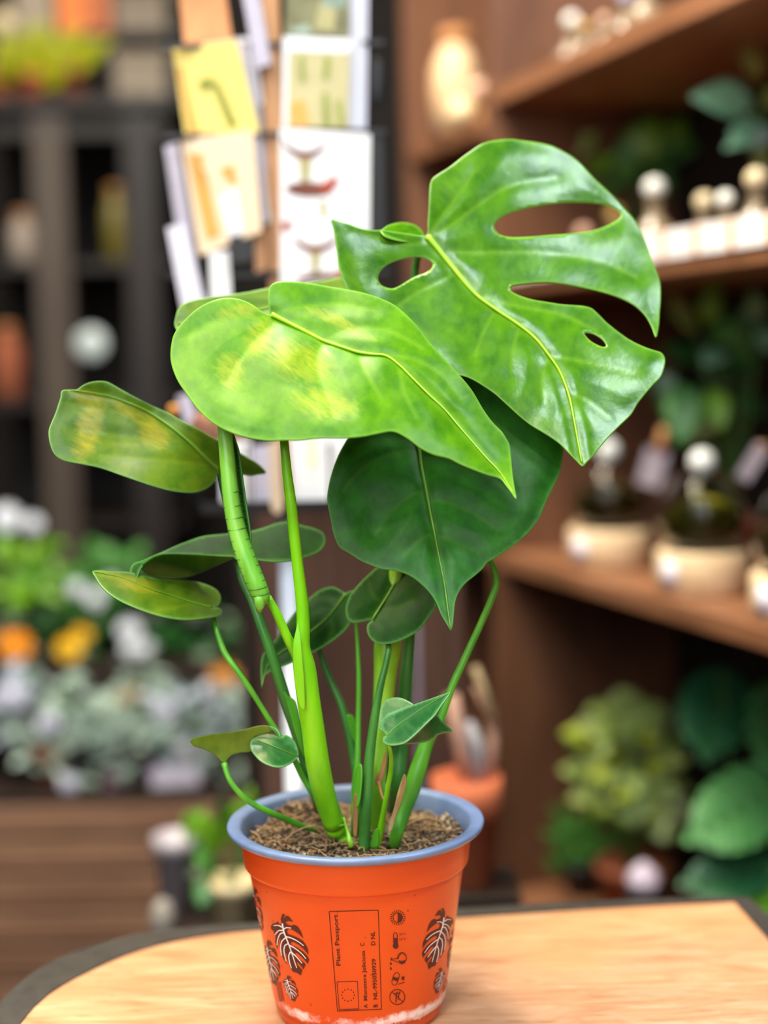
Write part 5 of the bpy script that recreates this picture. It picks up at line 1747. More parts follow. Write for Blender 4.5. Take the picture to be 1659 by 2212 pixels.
c1 = card('postcard', 'yellow postcard with a green plant print, upper left of the rack', 'postcard', [(372, 104), (508, 84), (560, 285), (402, 300)], RY, M_yelpap, dY=(0.02, 0, 0, 0.02))
card_print(c1, 'plant_print', [[(0.5, 0.45), (0.6, 0.42), (0.74, 0.9), (0.62, 0.95)], [(0.3, 0.4), (0.52, 0.36), (0.55, 0.44), (0.35, 0.52)]], M_grn_ink)
card_print(c1, 'ochre_print', [[(0.02, 0.2), (0.1, 0.2), (0.2, 0.98), (0.05, 0.98)]], M_ochre)
c2 = card('postcard', 'peach and white postcard below the yellow one in the rack', 'postcard', [(390, 302), (545, 282), (565, 500), (432, 552)], RY - 0.004, M_peach, dY=(0.02, 0, 0, 0.02))
card_print(c2, 'ochre_print', [[(0.06, 0.12), (0.28, 0.15), (0.36, 0.9), (0.14, 0.9)], [(0.5, 0.3), (0.7, 0.3), (0.72, 0.48), (0.55, 0.5)]], M_ochre)
card_print(c2, 'pale_print', [[(0.42, 0.55), (0.7, 0.5), (0.74, 0.95), (0.5, 0.96)]], M_paper, 0.0008)
for i in range(4):
    k_ = 9 * (i + 1)
    cards = card('postcard', 'white card edge stacked behind the left postcards', 'postcard', [(380 + k_, 100 - k_ * 0.1), (513 + k_, 80), (566 + k_, 480), (440 + k_, 500)], RY + 0.006 + 0.004 * i, M_paper if i % 2 else M_lilac, group='cards stacked behind the left postcards', dY=(0.02, 0, 0, 0.02))
card('postcard', 'lilac-grey card leaning at the left edge of the rack', 'postcard', [(355, 316), (384, 306), (437, 640), (404, 650)], RY + 0.03, M_lilac)
card('postcard', 'lower pale lilac card at the left edge of the rack', 'postcard', [(360, 492), (398, 482), (446, 665), (396, 680)], RY + 0.008, M_tagw)
card('postcard', 'narrow pale card hanging below the peach postcard', 'postcard', [(452, 545), (494, 540), (500, 650), (456, 655)], RY + 0.01, M_paper)
card('postcard', 'small black card beside the peach postcard', 'postcard', [(494, 512), (546, 500), (547, 563), (500, 570)], RY + 0.002, M_wire)
card('postcard', 'tan card between the two columns of the rack', 'postcard', [(548, 500), (576, 494), (578, 580), (552, 590)], RY + 0.008, M_tanpost)
card('postcard', 'orange card at the top left of the rack', 'postcard', [(382, -60), (478, -70), (500, 82), (398, 96)], RY + 0.03, M_pinkpap, dY=(0.02, 0, 0, 0.02))
card('postcard', 'slim grey card tilted beside the tan post', 'postcard', [(520, -30), (556, -36), (586, 138), (552, 148)], RY + 0.005, M_lilac)
card('postcard', 'grey card left of the tan post', 'postcard', [(556, 226), (586, 226), (596, 400), (560, 404)], RY + 0.018, M_pgrey)
r0 = card('postcard', 'dark green photo card at the top right of the rack', 'postcard', [(618, -80), (756, -80), (756, 78), (616, 76)], RY, M_grnpap)
card_print(r0, 'leaf_print', [[(0.55, 0.5), (0.8, 0.55), (0.75, 0.95), (0.45, 0.9)]], M_tan_ink)
card_print(r0, 'pale_print', [[(0.55, 0.42), (0.95, 0.45), (0.95, 0.6), (0.6, 0.62)], [(0.1, 0.9), (0.35, 0.85), (0.4, 0.98), (0.1, 0.98)]], M_lf_silver)
r1 = card('postcard', 'khaki postcard with a cactus print, upper right of the rack', 'postcard', [(612, 78), (757, 84), (752, 276), (610, 274)], RY - 0.002, M_khaki)
card_print(r1, 'white_border', [[(0, 0), (1, 0), (1, 0.16), (0, 0.16)], [(0, 0.16), (0.08, 0.16), (0.08, 1), (0, 1)]], M_paper)
card_print(r1, 'cactus_print', [[(0.24, 0.22), (0.32, 0.2), (0.34, 0.5), (0.26, 0.52)], [(0.62, 0.2), (0.72, 0.22), (0.68, 0.48), (0.6, 0.46)], [(0.6, 0.62), (0.68, 0.6), (0.74, 0.98), (0.62, 0.98)], [(0.8, 0.7), (0.88, 0.68), (0.95, 0.98), (0.85, 0.98)]], M_grn_ink)
card_print(r1, 'ochre_print', [[(0.12, 0.72), (0.34, 0.7), (0.42, 0.98), (0.12, 0.98)]], M_ochre)
r2 = card('postcard', 'white postcard with a print of stacked mushrooms', 'postcard', [(604, 276), (800, 290), (797, 606), (606, 616)], RY - 0.006, M_paper)
card_print(r2, 'mushroom_cap_print', [ell(0.27, 0.06, 0.24, 0.13, 0, 180), ell(0.33, 0.385, 0.27, 0.05), ell(0.4, 0.69, 0.24, 0.11, 0, 180), ell(0.45, 0.98, 0.28, 0.05, 180, 360)], M_brn_ink)
card_print(r2, 'mushroom_stem_print', [[(0.2, 0.19), (0.36, 0.19), (0.32, 0.36), (0.24, 0.36)], [(0.33, 0.8), (0.46, 0.8), (0.42, 0.96), (0.36, 0.96)], [(0.44, 0.46), (0.52, 0.46), (0.52, 0.58), (0.46, 0.58)]], M_tan_ink)
card_print(r2, 'red_print', [[(0.42, 0.36), (0.62, 0.29), (0.66, 0.33), (0.52, 0.42)], [(0.6, 0.95), (0.74, 0.88), (0.76, 0.95), (0.62, 1.0)], [(0.02, 0.6), (0.12, 0.58), (0.12, 0.64), (0.02, 0.66)]], M_red_ink, 0.0007)
card_print(r2, 'mushroom_light_print', [ell(0.27, 0.055, 0.22, 0.085, 0, 180), ell(0.4, 0.685, 0.21, 0.065, 0, 180)], M_paper, 0.0009)
for i in range(3):
    k_ = 13 * (i + 1)
    card('postcard', 'white card edge stacked behind the right postcards', 'postcard', [(630 + k_, -80), (757 + k_, -80), (752 + k_, 278), (630 + k_, 278)], RY + 0.004 + 0.004 * i, M_tagw if i != 1 else M_paper, group='cards stacked behind the right postcards')
ov = MB().ball((0, 0, 0), 0.5, 16, (0.0145, 0.006, 0.047)).build('rack_ornament', M_wire)
ov.location = P(815, 180, RY + 0.03)
tag(ov, 'black oval hanging tag beside the khaki postcard', 'tag')
blk = card('postcard', 'dark strip behind the white mushroom postcard', 'postcard', [(790, 290), (826, 286), (830, 500), (792, 505)], RY + 0.02, M_wire)

# what stands in the wire tray
for q, lb in (([(474, 952), (500, 950), (502, 1084), (478, 1084)], 'narrow white envelope, first from the furled leaf in the tray'), ([(503, 955), (541, 950), (541, 1086), (507, 1088)], 'white envelope beside the wooden tag in the tray'),
              ([(544, 965), (590, 958), (588, 1084), (545, 1086)], 'bluish white envelope behind the wooden tag')):
    card('envelope', lb, 'envelope', q, RY - 0.004, M_paper if 'bluish' not in lb else M_lilac)
e = card('envelope', 'large white envelope in the tray right of the green petiole', 'envelope', [(625, 925), (760, 930), (752, 1080), (630, 1083)], RY - 0.008, M_paper)
card_print(e, 'faint_print', [[(0.3, 0.1), (0.42, 0.1), (0.42, 0.55), (0.3, 0.55)]], M_cream)
sv2 = [(580, 955), (604, 953), (612, 1075), (611, 1098), (604, 1108), (594, 1108), (587, 1098), (584, 1070)]
V_, T_ = fill_poly([sv2], 10)
o = obj('wooden_tag', [P(a, b_, RY - 0.024) for a, b_ in V_], T_, plain('pale_pine', lin(206, 184, 160), 0.6, noise=0.06, scale=60), smooth=False)
solid(o, 0.003, 0)
tag(o, 'rounded pale wooden tag hanging over the front of the tray', 'tag')
# cork bark
M_bark = plain('cork_bark', lin(142, 96, 78), 0.9, noise=0.45, scale=140, bump=1.0)
mb = MB().ball((0, 0, 0), 0.026, 22, (1.15, 0.6, 1.0))
for v in mb.v:
    v *= 1 + 0.28 * mnoise.noise(v * 70) + 0.12 * mnoise.noise(v * 200)
o = mb.build('bark_piece', M_bark)
o.location = P(480, 930, RY + 0.012)
tag(o, 'rough brown cork bark piece in the tray, behind the left leaf', 'bark')
card('postcard', 'small lilac card upright left of the cork bark', 'postcard', [(382, 856), (412, 850), (432, 925), (404, 930)], RY + 0.012, M_lilac)
o = MB().ball((0, 0, 0), 0.0055, 10).build('bead', M_fl_dull)
o.location = P(376, 886, RY + 0.02)
tag(o, 'small orange bead beside the lilac card', 'bead')

# ================================================================== TERRACOTTA POT WITH DRY STALKS (right of the cabinet)
pz = P(1008, 1690, 1.50)
ps = thing('plant_stand', 'dark low stand under the terracotta pot, right of the plank cabinet', 'stand', (pz.x, 1.50, 0))
st_z = P(1008, 1905, 1.50).z
wbox('stand_top', pz.x - 0.05, pz.x + 0.05, 1.455, 1.545, st_z - 0.015, st_z, M_plank_d, ps, 0.002)
for sx_ in (-0.04, 0.04):
    for sy_ in (-0.036, 0.036):
        wbox('leg', pz.x + sx_ - 0.006, pz.x + sx_ + 0.006, 1.5 + sy_ - 0.006, 1.5 + sy_ + 0.006, 0, st_z - 0.015, M_plank_d, ps)
rt = 78 * 1.5 / F
ht = P(1008, 1675, 1.5).z - st_z
dp = thing('dry_potted_plant', 'terracotta pot of dry pinkish stalks behind the orange pot', 'potted plant', (pz.x, 1.50, st_z))
MB().lathe([(rt * 0.66, 0), (rt * 0.72, 0.001), (rt * 0.86, ht * 0.62), (rt * 0.98, ht * 0.63), (rt, ht), (rt * 0.9, ht), (rt * 0.84, ht * 0.9), (0.001, ht * 0.88)], n=32, cap_bottom=True).build('pot', M_terra, dp)
M_dryst = plain('dry_stalk', lin(172, 132, 112), 0.8, noise=0.15, scale=60)
M_dryst2 = plain('grey_stalk', lin(150, 146, 150), 0.8, noise=0.15, scale=60)
for pts_, w_, m in (([(1005, 1680), (990, 1590), (975, 1500)], 34, M_dryst), ([(1060, 1690), (1066, 1600), (1060, 1540), (1030, 1480)], 24, M_dryst), ([(1040, 1680), (1035, 1610), (1010, 1560)], 26, M_dryst2), ([(1066, 1560), (1045, 1490), (1025, 1440)], 18, plain('khaki_stalk', lin(150, 130, 96), 0.8)), ([(1030, 1690), (1010, 1620), (985, 1520)], 18, M_dryst2)):
    MB().tube([P(a, b_, 1.50 + 0.006 * i) for i, (a, b_) in enumerate(pts_)], w_ * 0.5 * 1.5 / F, 10).build('stalk', m, dp, world=True)
# dark fern at the foot
fz = P(1050, 1960, 1.62)

# ================================================================== LOW BENCH WITH SMALL POTS (left of the table pot, behind the table)
bz = P(450, 2000, 1.75).z
bn = thing('low_bench', 'low dark bench behind the table, left of the orange pot', 'bench', (P(450, 2000, 1.75).x, 1.78, 0))
bxa, bxb = P(330, 2000, 1.75).x, P(560, 2000, 1.75).x
wbox('bench_top', bxa, bxb, 1.68, 1.88, bz - 0.02, bz, M_plank_d, bn, 0.002)
for xx in (bxa + 0.01, bxb - 0.01):
    for yy in (1.69, 1.87):
        wbox('leg', xx - 0.008, xx + 0.008, yy - 0.008, yy + 0.008, 0, bz - 0.02, M_plank_d, bn)


def low_plant(label, px, Y, r, hpx, potmat, leaves, name='low_plant'):
    c = P(px, 2000, Y)
    c.z = bz
    h = hpx * Y / F
    t = thing(name, label, 'potted plant', c)
    bpot(t, r, h, potmat)
    for i, (b_, tp, wpx, m) in enumerate(leaves):
        mb = MB()
        pblade(mb, (b_[0], b_[1], Y), (tp[0], tp[1], Y - 0.02), wpx, 0.5, 0.1, 0.4)
        o = mb.build('leaf', m, t, world=True)
        solid(o, 0.0008, 0)
        q = P(b_[0], b_[1], Y)
        MB().tube([c + Vector((0, 0, h * 0.8)), c.lerp(q, 0.6) + Vector((0, 0, 0.03)), q], 0.0016, 6).build('stalk', M_stemb, t, world=True)
    return t


low_plant('green plant in a rounded cream pot left of the orange pot', 508, 1.72, 0.028, 130, M_potcream, [((480, 1840), (430, 1760), 70, M_lf_bright), ((500, 1820), (530, 1720), 60, M_lf_bright), ((520, 1850), (560, 1780), 60, M_lf_mid), ((470, 1880), (420, 1850), 60, M_lf_mid), ((500, 1790), (470, 1730), 50, M_lf_dark), ((450, 1900), (430, 1960), 50, M_lf_mid), ((540, 1820), (540, 1700), 50, M_lf_bright)])
low_plant('small dark plant in a lilac-grey pot at the left end of the low bench', 385, 1.80, 0.026, 175, M_potlilac, [((400, 1810), (440, 1750), 60, M_lf_bright), ((420, 1830), (470, 1800), 70, M_lf_mid), ((430, 1900), (470, 1960), 60, M_lf_dark), ((400, 1860), (440, 1900), 50, M_lf_dark)])
rk = MB().ball((0, 0, 0), 0.02, 12, (0.75, 0.75, 1.25))
o = rk.build('egg_stone', M_potgrey)
o.location = (P(352, 1985, 1.71).x, 1.71, bz + 0.0245)
tag(o, 'smooth pinkish-grey egg stone at the end of the low bench', 'stone')

# ================================================================== STEPPED PLANT BENCH AT THE LEFT
SB_Y = 2.25
zt = P(200, 1725, SB_Y).z
sl, sr = P(-60, 1800, SB_Y).x, P(575, 1800, SB_Y).x
M_slat = wood('brown_slat', lin(112, 80, 62), lin(150, 112, 88), scale=(4, 30, 30), rough=0.55)
sb = thing('plant_bench', 'brown slatted two-step bench crowded with pots at the left', 'bench', ((sl + sr) / 2, SB_Y, 0))
hs = 0.056
i = 0
zz = zt - 0.008
while zz > 0.05:
    wbox('slat', sl, sr, SB_Y, SB_Y + 0.018, zz - hs + 0.008, zz, M_slat, sb, 0.004)
    zz -= hs
wbox('step_top', sl, sr, SB_Y, SB_Y + 0.28, zt - 0.008, zt, M_plank_d, sb)
z2t = zt + 0.13
wbox('step_riser', sl, sr + 0.03, SB_Y + 0.28, SB_Y + 0.30, 0, z2t, M_plank_d, sb)
wbox('step_top', sl, sr + 0.03, SB_Y + 0.28, SB_Y + 0.62, z2t, z2t + 0.012, M_plank_d, sb)
wbox('side_board', sr - 0.018, sr, SB_Y + 0.018, SB_Y + 0.28, 0, zt - 0.008, M_slat, sb)
z2t += 0.012

random.seed(21)


def bushy(name, label, cat, px, Y, z, r, h, potmat, mat, n_, box, lpx, wfrac, seed, group=None, up=0.7):
    """a pot with one mass of leaves inside the pixel box"""
    rr = random.Random(seed)
    c = P(px, 1500, Y)
    c = Vector((c.x, Y, z))
    t = thing(name, label, cat, c, 0, group)
    bpot(t, r, h, potmat)
    mb = MB()
    x0_, y0_, x1_, y1_ = box
    for k_ in range(n_):
        a = rr.uniform(0, 2 * PI)
        q = math.sqrt(rr.random())
        x = (x0_ + x1_) / 2 + (x1_ - x0_) / 2 * q * math.cos(a)
        y = (y0_ + y1_) / 2 + (y1_ - y0_) / 2 * q * math.sin(a)
        Yq = Y + rr.uniform(-0.05, 0.05)
        l = rr.uniform(*lpx)
        an = rr.uniform(-PI, 0) if rr.random() < up else rr.uniform(0, PI)
        pblade(mb, (x, y, Yq), (x + l * math.cos(an), y + l * math.sin(an) * 0.8, Yq - rr.uniform(-0.02, 0.03)), l * wfrac, 0.6, 0.12, rr.uniform(0.2, 0.8), nl=5, nw=3)
    mb.build('foliage', mat, t, world=True)
    # stems carry the mass
    ms = MB()
    for k_ in range(6):
        q = P(rr.uniform(x0_ * .7 + x1_ * .3, x0_ * .3 + x1_ * .7), rr.uniform(y0_, (y0_ + y1_) / 2), Y)
        ms.tube([c + Vector((0, 0, h * 0.8)), c.lerp(q, 0.6) + Vector((0, 0, 0.01)), q], 0.002, 6)
    ms.build('stem', M_stemb, t, world=True)
    return t, c


LY = SB_Y + 0.10
front = [(20, M_lf_blue, M_potblack, 'blue-grey bushy plant at the left frame edge of the lower step', (-60, 1440, 120, 1640)), (110, M_lf_silver, M_terra_d, 'silver-green plant in old terracotta on the lower step', (20, 1450, 210, 1690)),
         (210, M_lf_silver, M_potblack, 'silver-green plant trailing over the slats', (110, 1500, 300, 1735)), (290, M_lf_purple, M_potblack, 'low purple-leaved plant among the silver ones', (235, 1640, 320, 1745)),
         (330, M_lf_silver, M_potblack, 'tall silver-green plant in the middle of the lower step', (220, 1440, 410, 1660)), (420, M_lf_blue, M_potgrey, 'blue-grey plant in a grey trough near the bench end', (320, 1470, 520, 1700)),
         (520, M_lf_silver, M_potblack, 'dark-potted silver-striped plant at the bench end', (450, 1490, 580, 1720))]
fronts = []
for i, (px, m, pm, lb, bx_) in enumerate(front):
    fp, _ = bushy('silver_plant' if m is not M_lf_purple else 'purple_plant', lb, 'potted plant', px, LY + (0.06 if i in (0, 4) else 0.0), zt, 0.035, 0.055, pm, m, 80, bx_, (26, 52), 0.5, 100 + i)
    fronts.append(fp)
# the grey trough's bright label
card('plant_label', 'long lilac-white label at the front of the lower step', 'plant label', [(325, 1660), (430, 1655), (432, 1695), (327, 1702)], SB_Y + 0.02, M_lilac)
back = [(40, M_lf_bright, 'light green plant at the left end of the upper step', (-40, 1190, 150, 1330), 60), (110, M_lf_dark, 'dark green marigold plant with orange heads on the upper step', (-20, 1320, 240, 1470), 80), (230, M_lf_mid, 'green plant in the middle of the upper step', (130, 1190, 320, 1360), 60),
        (330, M_lf_dark, 'dark plant with pale round heads on the upper step', (230, 1300, 430, 1470), 70), (430, M_lf_dark, 'dark green plant at the right end of the upper step', (360, 1320, 540, 1490), 70)]
plants = []
for i, (px, m, lb, bx_, n_) in enumerate(back):
    plants.append(bushy('bedding_plant', lb, 'potted plant', px, SB_Y + 0.42, z2t, 0.045, 0.07, M_potblack, m, n_, bx_, (40, 76), 0.5, 200 + i))


def flower(parent, px, py, Y, rpx, mat, name='flower_head', sq=0.75, rings=3):
    c = P(px, py, Y)
    r = rpx * Y / F
    mb = MB()
    for k_ in range(rings):
        for j in range(10):
            a = 2 * PI * (j + 0.5 * (k_ % 2)) / 10
            d = Vector((math.cos(a), -0.35 + 0.1 * k_, math.sin(a) * sq))
            mb.blade(c, d, Vector((0, -1, 0.4)), r * (1 - 0.24 * k_), r * 0.7, 0.4 - 0.5 * k_ * 0.3, 0.1, nl=3, nw=2)
    mb.ball(c, r * 0.45, 8)
    return mb.build(name, mat, parent, world=True)


p_or, p_pale, p_back = plants[1][0], plants[3][0], plants[4][0]
flower(p_or, 32, 1394, SB_Y + 0.32, 42, M_fl_orange)
flower(p_or, 150, 1400, SB_Y + 0.32, 32, M_fl_yellow)
flower(p_or, 178, 1370, SB_Y + 0.33, 22, M_fl_yellow)
for px, py, r, m in ((288, 1510, 36, M_fl_dull), (485, 1464, 36, M_fl_dull)):
    flower(p_pale if px < 400 else p_back, px, py, SB_Y + 0.28, r, m)
for px, py, r in ((168, 1446, 32), (206, 1292, 22), (166, 1270, 20), (280, 1360, 28), (285, 1400, 24), (320, 1400, 22), (15, 1118, 34), (72, 1130, 22), (240, 1258, 16)):
    flower(plants[3][0] if px > 230 else plants[0][0] if py < 1200 else plants[2][0], px, py, SB_Y + 0.36, r, M_fl_white, 'pale_flower_head', 0.9)

for k_, px, py, r in ((0, 25, 1500, 40), (0, 70, 1462, 24), (1, 105, 1560, 30), (1, 160, 1592, 24), (2, 210, 1592, 26), (2, 150, 1690, 24), (4, 268, 1560, 22), (4, 352, 1588, 34), (4, 360, 1535, 24), (6, 545, 1505, 30), (6, 540, 1550, 22), (3, 272, 1672, 22), (5, 440, 1650, 22)):
    flower(fronts[k_], px, py, LY - 0.05, r, M_fl_lilac if (px // 7) % 2 else M_lf_silver, 'pale_flower_head', 0.9)

# ================================================================== DARK CABINET ACROSS THE BACK AT THE LEFT
KY = 3.3
ztop = P(200, 212, KY).z
ka, kb = P(-80, 600, KY).x, P(372, 600, KY).x
M_kwood = wood('dark_cabinet_wood', lin(17, 9, 6), lin(27, 16, 11), scale=(20, 20, 2), rough=0.5)
M_kpost = wood('worn_grey_post', lin(60, 48, 40), lin(78, 66, 56), scale=(30, 30, 3), rough=0.5)
kab = thing('display_cabinet', 'tall dark open cabinet with a worn grey post at the back left', 'cabinet', ((ka + kb) / 2, KY, 0))
wbox('top_board', ka, kb + 0.02, KY - 0.02, KY + 0.4, ztop - 0.025, ztop, M_kwood, kab)
wbox('back_board', ka, kb, KY + 0.38, KY + 0.4, 0, ztop - 0.025, M_shelf_dark, kab)
p0, p1 = P(78, 600, KY).x, P(152, 600, KY).x
o = wbox('post', p0, p1, KY, KY + 0.05, 0, ztop - 0.025, M_kpost, kab)
o['label'] = 'worn grey front post'
p0, p1 = P(275, 600, KY).x, P(345, 600, KY).x
wbox('post', p0, p1, KY, KY + 0.05, 0, ztop - 0.025, M_kwood, kab)
wbox('rail', ka, kb, KY + 0.01, KY + 0.04, P(200, 262, KY).z - 0.03, P(200, 262, KY).z, M_kwood, kab)
for py in (560, 860, 1130):
    wbox('shelf_board', ka, kb, KY + 0.05, KY + 0.38, P(200, py, KY).z - 0.02, P(200, py, KY).z, M_kwood, kab)


def jar(px, pyb, Y, r, h, mat, label, cat='jar', name='jar', z=None):
    c = P(px, pyb, Y)
    if z is not None:
        c.z = z
    t = thing(name, label, cat, c)
    MB().lathe([(r * 0.8, 0), (r, 0.004), (r, h * 0.7), (r * 0.75, h * 0.86), (r * 0.55, h * 0.9), (r * 0.55, h)], n=24, cap_bottom=True, cap_top=True).build('body', mat, t)
    MB().lathe([(r * 0.6, h), (r * 0.62, h + 0.012), (0.001, h + 0.014)], n=24).build('lid', M_cork, t)
    return t


zs1 = P(200, 560, KY).z
zs2 = P(200, 860, KY).z
jar(252, 560, KY + 0.1, 0.024, 0.15, plain('olive_glass', lin(110, 100, 40), 0.3), 'slim olive bottle on the top shelf of the dark cabinet', 'bottle', 'bottle', zs1)
jar(52, 560, KY + 0.1, 0.030, 0.10, plain('pale_clay', lin(160, 146, 134), 0.5), 'pale clay jar left of the worn grey post', z=zs1)
jar(20, 860, KY + 0.1, 0.035, 0.15, M_terra_d, 'old terracotta jar on the middle shelf of the dark cabinet', z=zs2)
dsc = MB().lathe([(0.001, 0), (0.030, 0), (0.033, 0.003), (0.030, 0.006), (0.001, 0.006)], n=32).build('plate', M_potgrey)
dsc.data.materials[0] = plain('pale_blue_plate', lin(196, 208, 208), 0.4, noise=0.03)
dsc.rotation_euler = (PI / 2, 0, 0)
dsc.location = P(197, 742, KY - 0.004)
tag(dsc, 'pale round plate hanging on the dark cabinet', 'plate')
hk = 0

# on top of that cabinet
tp1 = thing('potted_lettuce', 'yellow-green leafy plant in terracotta on the dark cabinet', 'potted plant', (P(75, 212, KY + 0.06).x, KY + 0.06, ztop))
bpot(tp1, 0.045, 0.06, M_terra)
for (bx0, by0), (tx0, ty0), w0 in (((70, 185), (95, 45), 120), ((50, 160), (-5, 75), 80), ((110, 160), (175, 60), 70), ((80, 190), (135, 95), 90), ((40, 170), (-20, 120), 60), ((130, 160), (240, 85), 60), ((90, 170), (40, 70), 90)):
    mb = MB()
    pblade(mb, (bx0, by0, KY + 0.04), (tx0, ty0, KY + 0.0), w0, 0.5, 0.1, 0.3)
    o = mb.build('leaf', M_lf_yel, tp1, world=True)
    solid(o, 0.001, 0)
for px, lb, m, rpx, hp in ((-5, 'terracotta pot at the left end of the dark cabinet top', M_terra, 42, 70), (160, 'dull red pot in the middle of the dark cabinet top', M_terra_d, 38, 70)):
    c = P(px, 212, KY + 0.05)
    o = thing('flower_pot', lb, 'pot', (c.x, c.y, ztop))
    MB().lathe(pot_prof(rpx * KY / F, hp * KY / F), (0, 0, 0), 24, cap_bottom=True).build('body', m, o)
    MB().lathe([(0.001, 0), (rpx * KY / F * 0.9, 0), (rpx * KY / F * 0.86, 0.006), (0.001, 0.009)], (0, 0, hp * KY / F * 0.86), 18).build('soil', M_soil, o)
M_stone = plain('grey_stone', lin(128, 116, 102), 0.8, noise=0.12, scale=30)
for (y0_, y1_), lb in (((110, 212), 'lower grey stone trough on the dark cabinet'), ((-10, 82), 'upper grey stone trough on the board above')):
    a, b_ = P(250, y1_, KY + (0.06 if y1_ == 212 else 0.24)), P(372, y1_, KY + (0.06 if y1_ == 212 else 0.24))
    hz = P(310, y0_, a.y).z - P(310, y1_, a.y).z
    zb_ = ztop if y1_ == 212 else P(310, y1_, a.y).z
    t = thing('stone_trough', lb, 'planter', ((a.x + b_.x) / 2, a.y, zb_))
    w_ = b_.x - a.x
    o = MB().box((0, 0, hz * 0.42), (w_ * 0.92, 0.1, hz * 0.84)).build('body', M_stone, t, smooth=False)
    bevel(o, 0.008, 3)
    o = MB().box((0, 0, hz * 0.9), (w_, 0.11, hz * 0.2)).build('rim', M_stone, t, smooth=False)
    bevel(o, 0.006, 3)
    if y1_ != 212:
        sh_z = zb_
hb_ = thing('hanging_board', 'wooden board above the dark cabinet holding orange boxes and a stone trough', 'shelf', (P(170, 85, KY + 0.2).x, KY + 0.2, sh_z - 0.012))
wbox('board', P(-80, 85, KY).x, kb + 0.02, KY + 0.16, KY + 0.32, sh_z - 0.012, sh_z, M_kwood, hb_)
wbox('side_bracket', kb + 0.005, kb + 0.02, KY + 0.16, KY + 0.32, ztop, sh_z - 0.012, M_kwood, hb_)
wbox('side_bracket', P(-80, 85, KY).x, P(-80, 85, KY).x + 0.015, KY + 0.16, KY + 0.32, ztop, sh_z - 0.012, M_kwood, hb_)
for (x0_, x1_, top_, m, lb) in ((128, 186, -60, plain('orange_card', lin(226, 120, 44), 0.6), 'bright orange box on the board above the dark cabinet'), (188, 240, -40, plain('rust_card', lin(176, 92, 44), 0.6), 'rust-brown box beside the orange one'), (34, 118, -60, plain('taupe_card', lin(150, 136, 116), 0.6), 'taupe box left of the orange one')):
    a, b_ = P(x0_, 60, KY + 0.18), P(x1_, 60, KY + 0.18)
    hz = P(x0_, top_, KY + 0.18).z - sh_z
    t = thing('box', lb, 'box', ((a.x + b_.x) / 2, KY + 0.2, sh_z))
    w_ = b_.x - a.x
    o = MB().box((0, 0, hz * 0.46), (w_, 0.06, hz * 0.92)).build('body', m, t, smooth=False)
    bevel(o, 0.002)
    o = MB().box((0, 0, hz * 0.95), (w_ * 1.03, 0.063, hz * 0.1)).build('lid', m, t, smooth=False)
    bevel(o, 0.002)
o = MB().ball((0, 0, 0), 0.032, 18, (1, 1, 0.95)).build('gourd', M_potcream)
o.location = Vector((P(8, 45, KY + 0.21).x, KY + 0.21, sh_z + 0.030))
tag(o, 'cream round gourd at the left end of the upper board', 'gourd')
# ================================================================== CAMERA, LIGHT, RENDER SETTINGS
cam_d = bpy.data.cameras.new('camera')
cam = bpy.data.objects.new('camera', cam_d)
C.objects.link(cam)
cam.matrix_world = Matrix(((_r.x, _u.x, -_f.x, CAM.x), (_r.y, _u.y, -_f.y, CAM.y), (_r.z, _u.z, -_f.z, CAM.z), (0, 0, 0, 1)))
cam_d.sensor_fit = 'HORIZONTAL'
cam_d.sensor_width = 36.0
cam_d.lens = F / W * 36.0
cam_d.clip_start = 0.02
cam_d.clip_end = 60
cam_d.dof.use_dof = True
cam_d.dof.focus_distance = 0.955
cam_d.dof.aperture_fstop = 2.8
SC.camera = cam


def area(name, loc, target, size, size_y, energy, col):
    d = bpy.data.lights.new(name, 'AREA')
    d.shape = 'RECTANGLE'
    d.size = size
    d.size_y = size_y
    d.energy = energy
    d.color = col
    o = bpy.data.objects.new(name, d)
    C.objects.link(o)
    o.location = loc
    o.rotation_euler = (Vector(target) - Vector(loc)).to_track_quat('-Z', 'Y').to_euler()
    return o


def spot(name, loc, target, energy, col, deg, blend=0.3, radius=0.03):
    d = bpy.data.lights.new(name, 'SPOT')
    d.energy = energy
    d.color = col
    d.spot_size = math.radians(deg)
    d.spot_blend = blend
    d.shadow_soft_size = radius
    o = bpy.data.objects.new(name, d)
    C.objects.link(o)
    o.location = loc
    o.rotation_euler = (Vector(target) - Vector(loc)).to_track_quat('-Z', 'Y').to_euler()
    return o


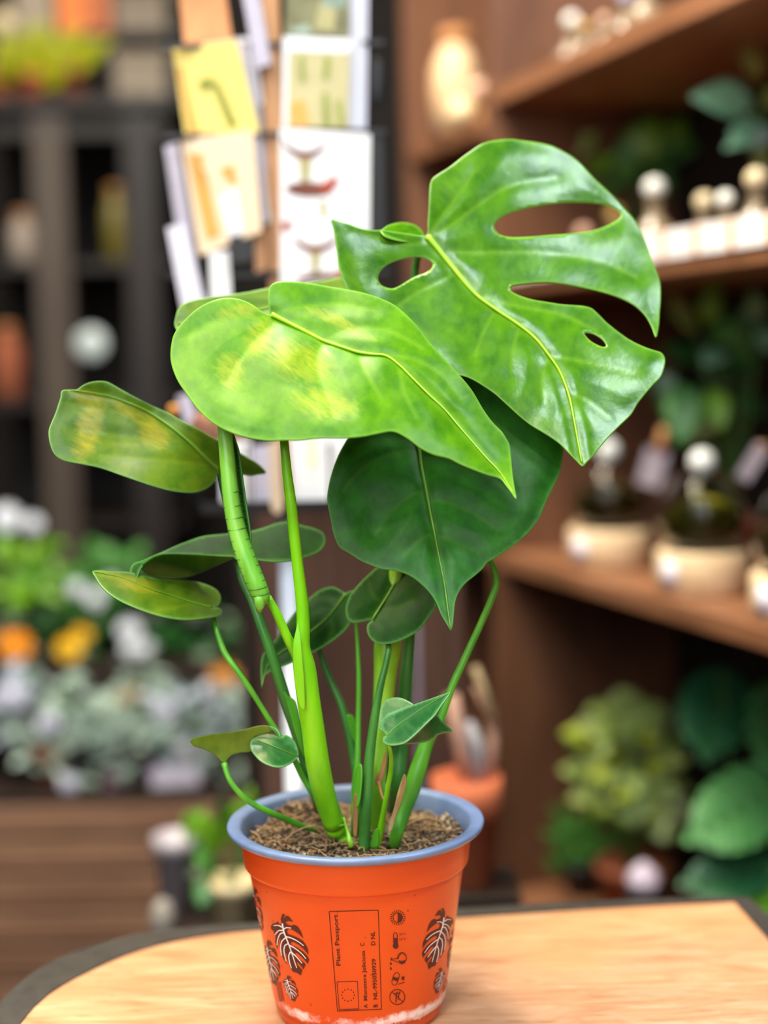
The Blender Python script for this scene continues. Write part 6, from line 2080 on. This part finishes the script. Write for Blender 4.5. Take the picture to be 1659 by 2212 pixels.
area('shop_window_light', (-0.7, -1.7, 2.2), (0.0, 1.3, 0.95), 2.4, 1.5, 50, (0.97, 0.98, 1.0))
area('leaf_sheen_light', (1.12, 0.42, 2.86), (0.15, 0.95, 1.1), 0.45, 0.55, 36, (0.80, 0.95, 1.0))  # added unseen panel, placed where the perforated leaf mirrors it as sheen
area('tip_sheen_light', (-0.12, -0.12, 2.86), (0.15, 0.95, 1.1), 0.4, 0.3, 24, (0.82, 0.95, 1.0))  # added unseen panel for the sheen at the same leaf's tip
area('top_fill_light', (-0.35, 1.1, 2.86), (0.0, 1.0, 0.9), 0.7, 0.7, 42, (1.0, 0.84, 0.44))  # added warm top fill, set clear of the perforated leaf's reflections
area('left_ceiling_lamp', (-0.85, 0.45, 2.86), (0.1, 1.3, 0.9), 0.6, 0.6, 32, (1.0, 0.97, 0.92))
area('shelf_fill_light', (-0.28, 1.7, 2.86), (0.25, 2.0, 0.6), 0.5, 0.5, 48, (1.0, 0.94, 0.86))  # added unseen fill, steepens the shade in the shelf bays
area('back_fill_light', (-0.35, 2.3, 2.86), (-0.2, 2.7, 0.4), 0.8, 0.8, 18, (1.0, 0.86, 0.68))  # added warm fill to brighten the background
spot('front_spot_lamp', (-0.40, -0.7, 2.75), (0.03, 0.97, 1.12), 36, (1.0, 0.95, 0.80), 15, 0.5, 0.06)
spot('warm_spot_lamp', (-0.75, 1.0, 2.3), (-0.1, 0.98, 1.1), 34, (1.0, 0.76, 0.32), 34, 0.2, 0.03)

w = bpy.data.worlds.new('daylight')
SC.world = w
w.use_nodes = True
bg = w.node_tree.nodes['Background']
bg.inputs[0].default_value = (0.75, 0.85, 1.0, 1)
bg.inputs[1].default_value = 0.03

SC.view_settings.view_transform = 'Standard'
SC.view_settings.look = 'None'
SC.view_settings.gamma = 1.0
SC.view_settings.use_curve_mapping = False
SC.view_settings.exposure = 0.18
SC.cycles.use_denoising = True
try:
    SC.cycles.denoiser = 'OPENIMAGEDENOISE'
except Exception:
    pass
SC.cycles.max_bounces = 8
SC.cycles.diffuse_bounces = 3
SC.cycles.transmission_bounces = 6
SC.cycles.caustics_reflective = False
SC.cycles.caustics_refractive = False
SC.cycles.sample_clamp_indirect = 6.0
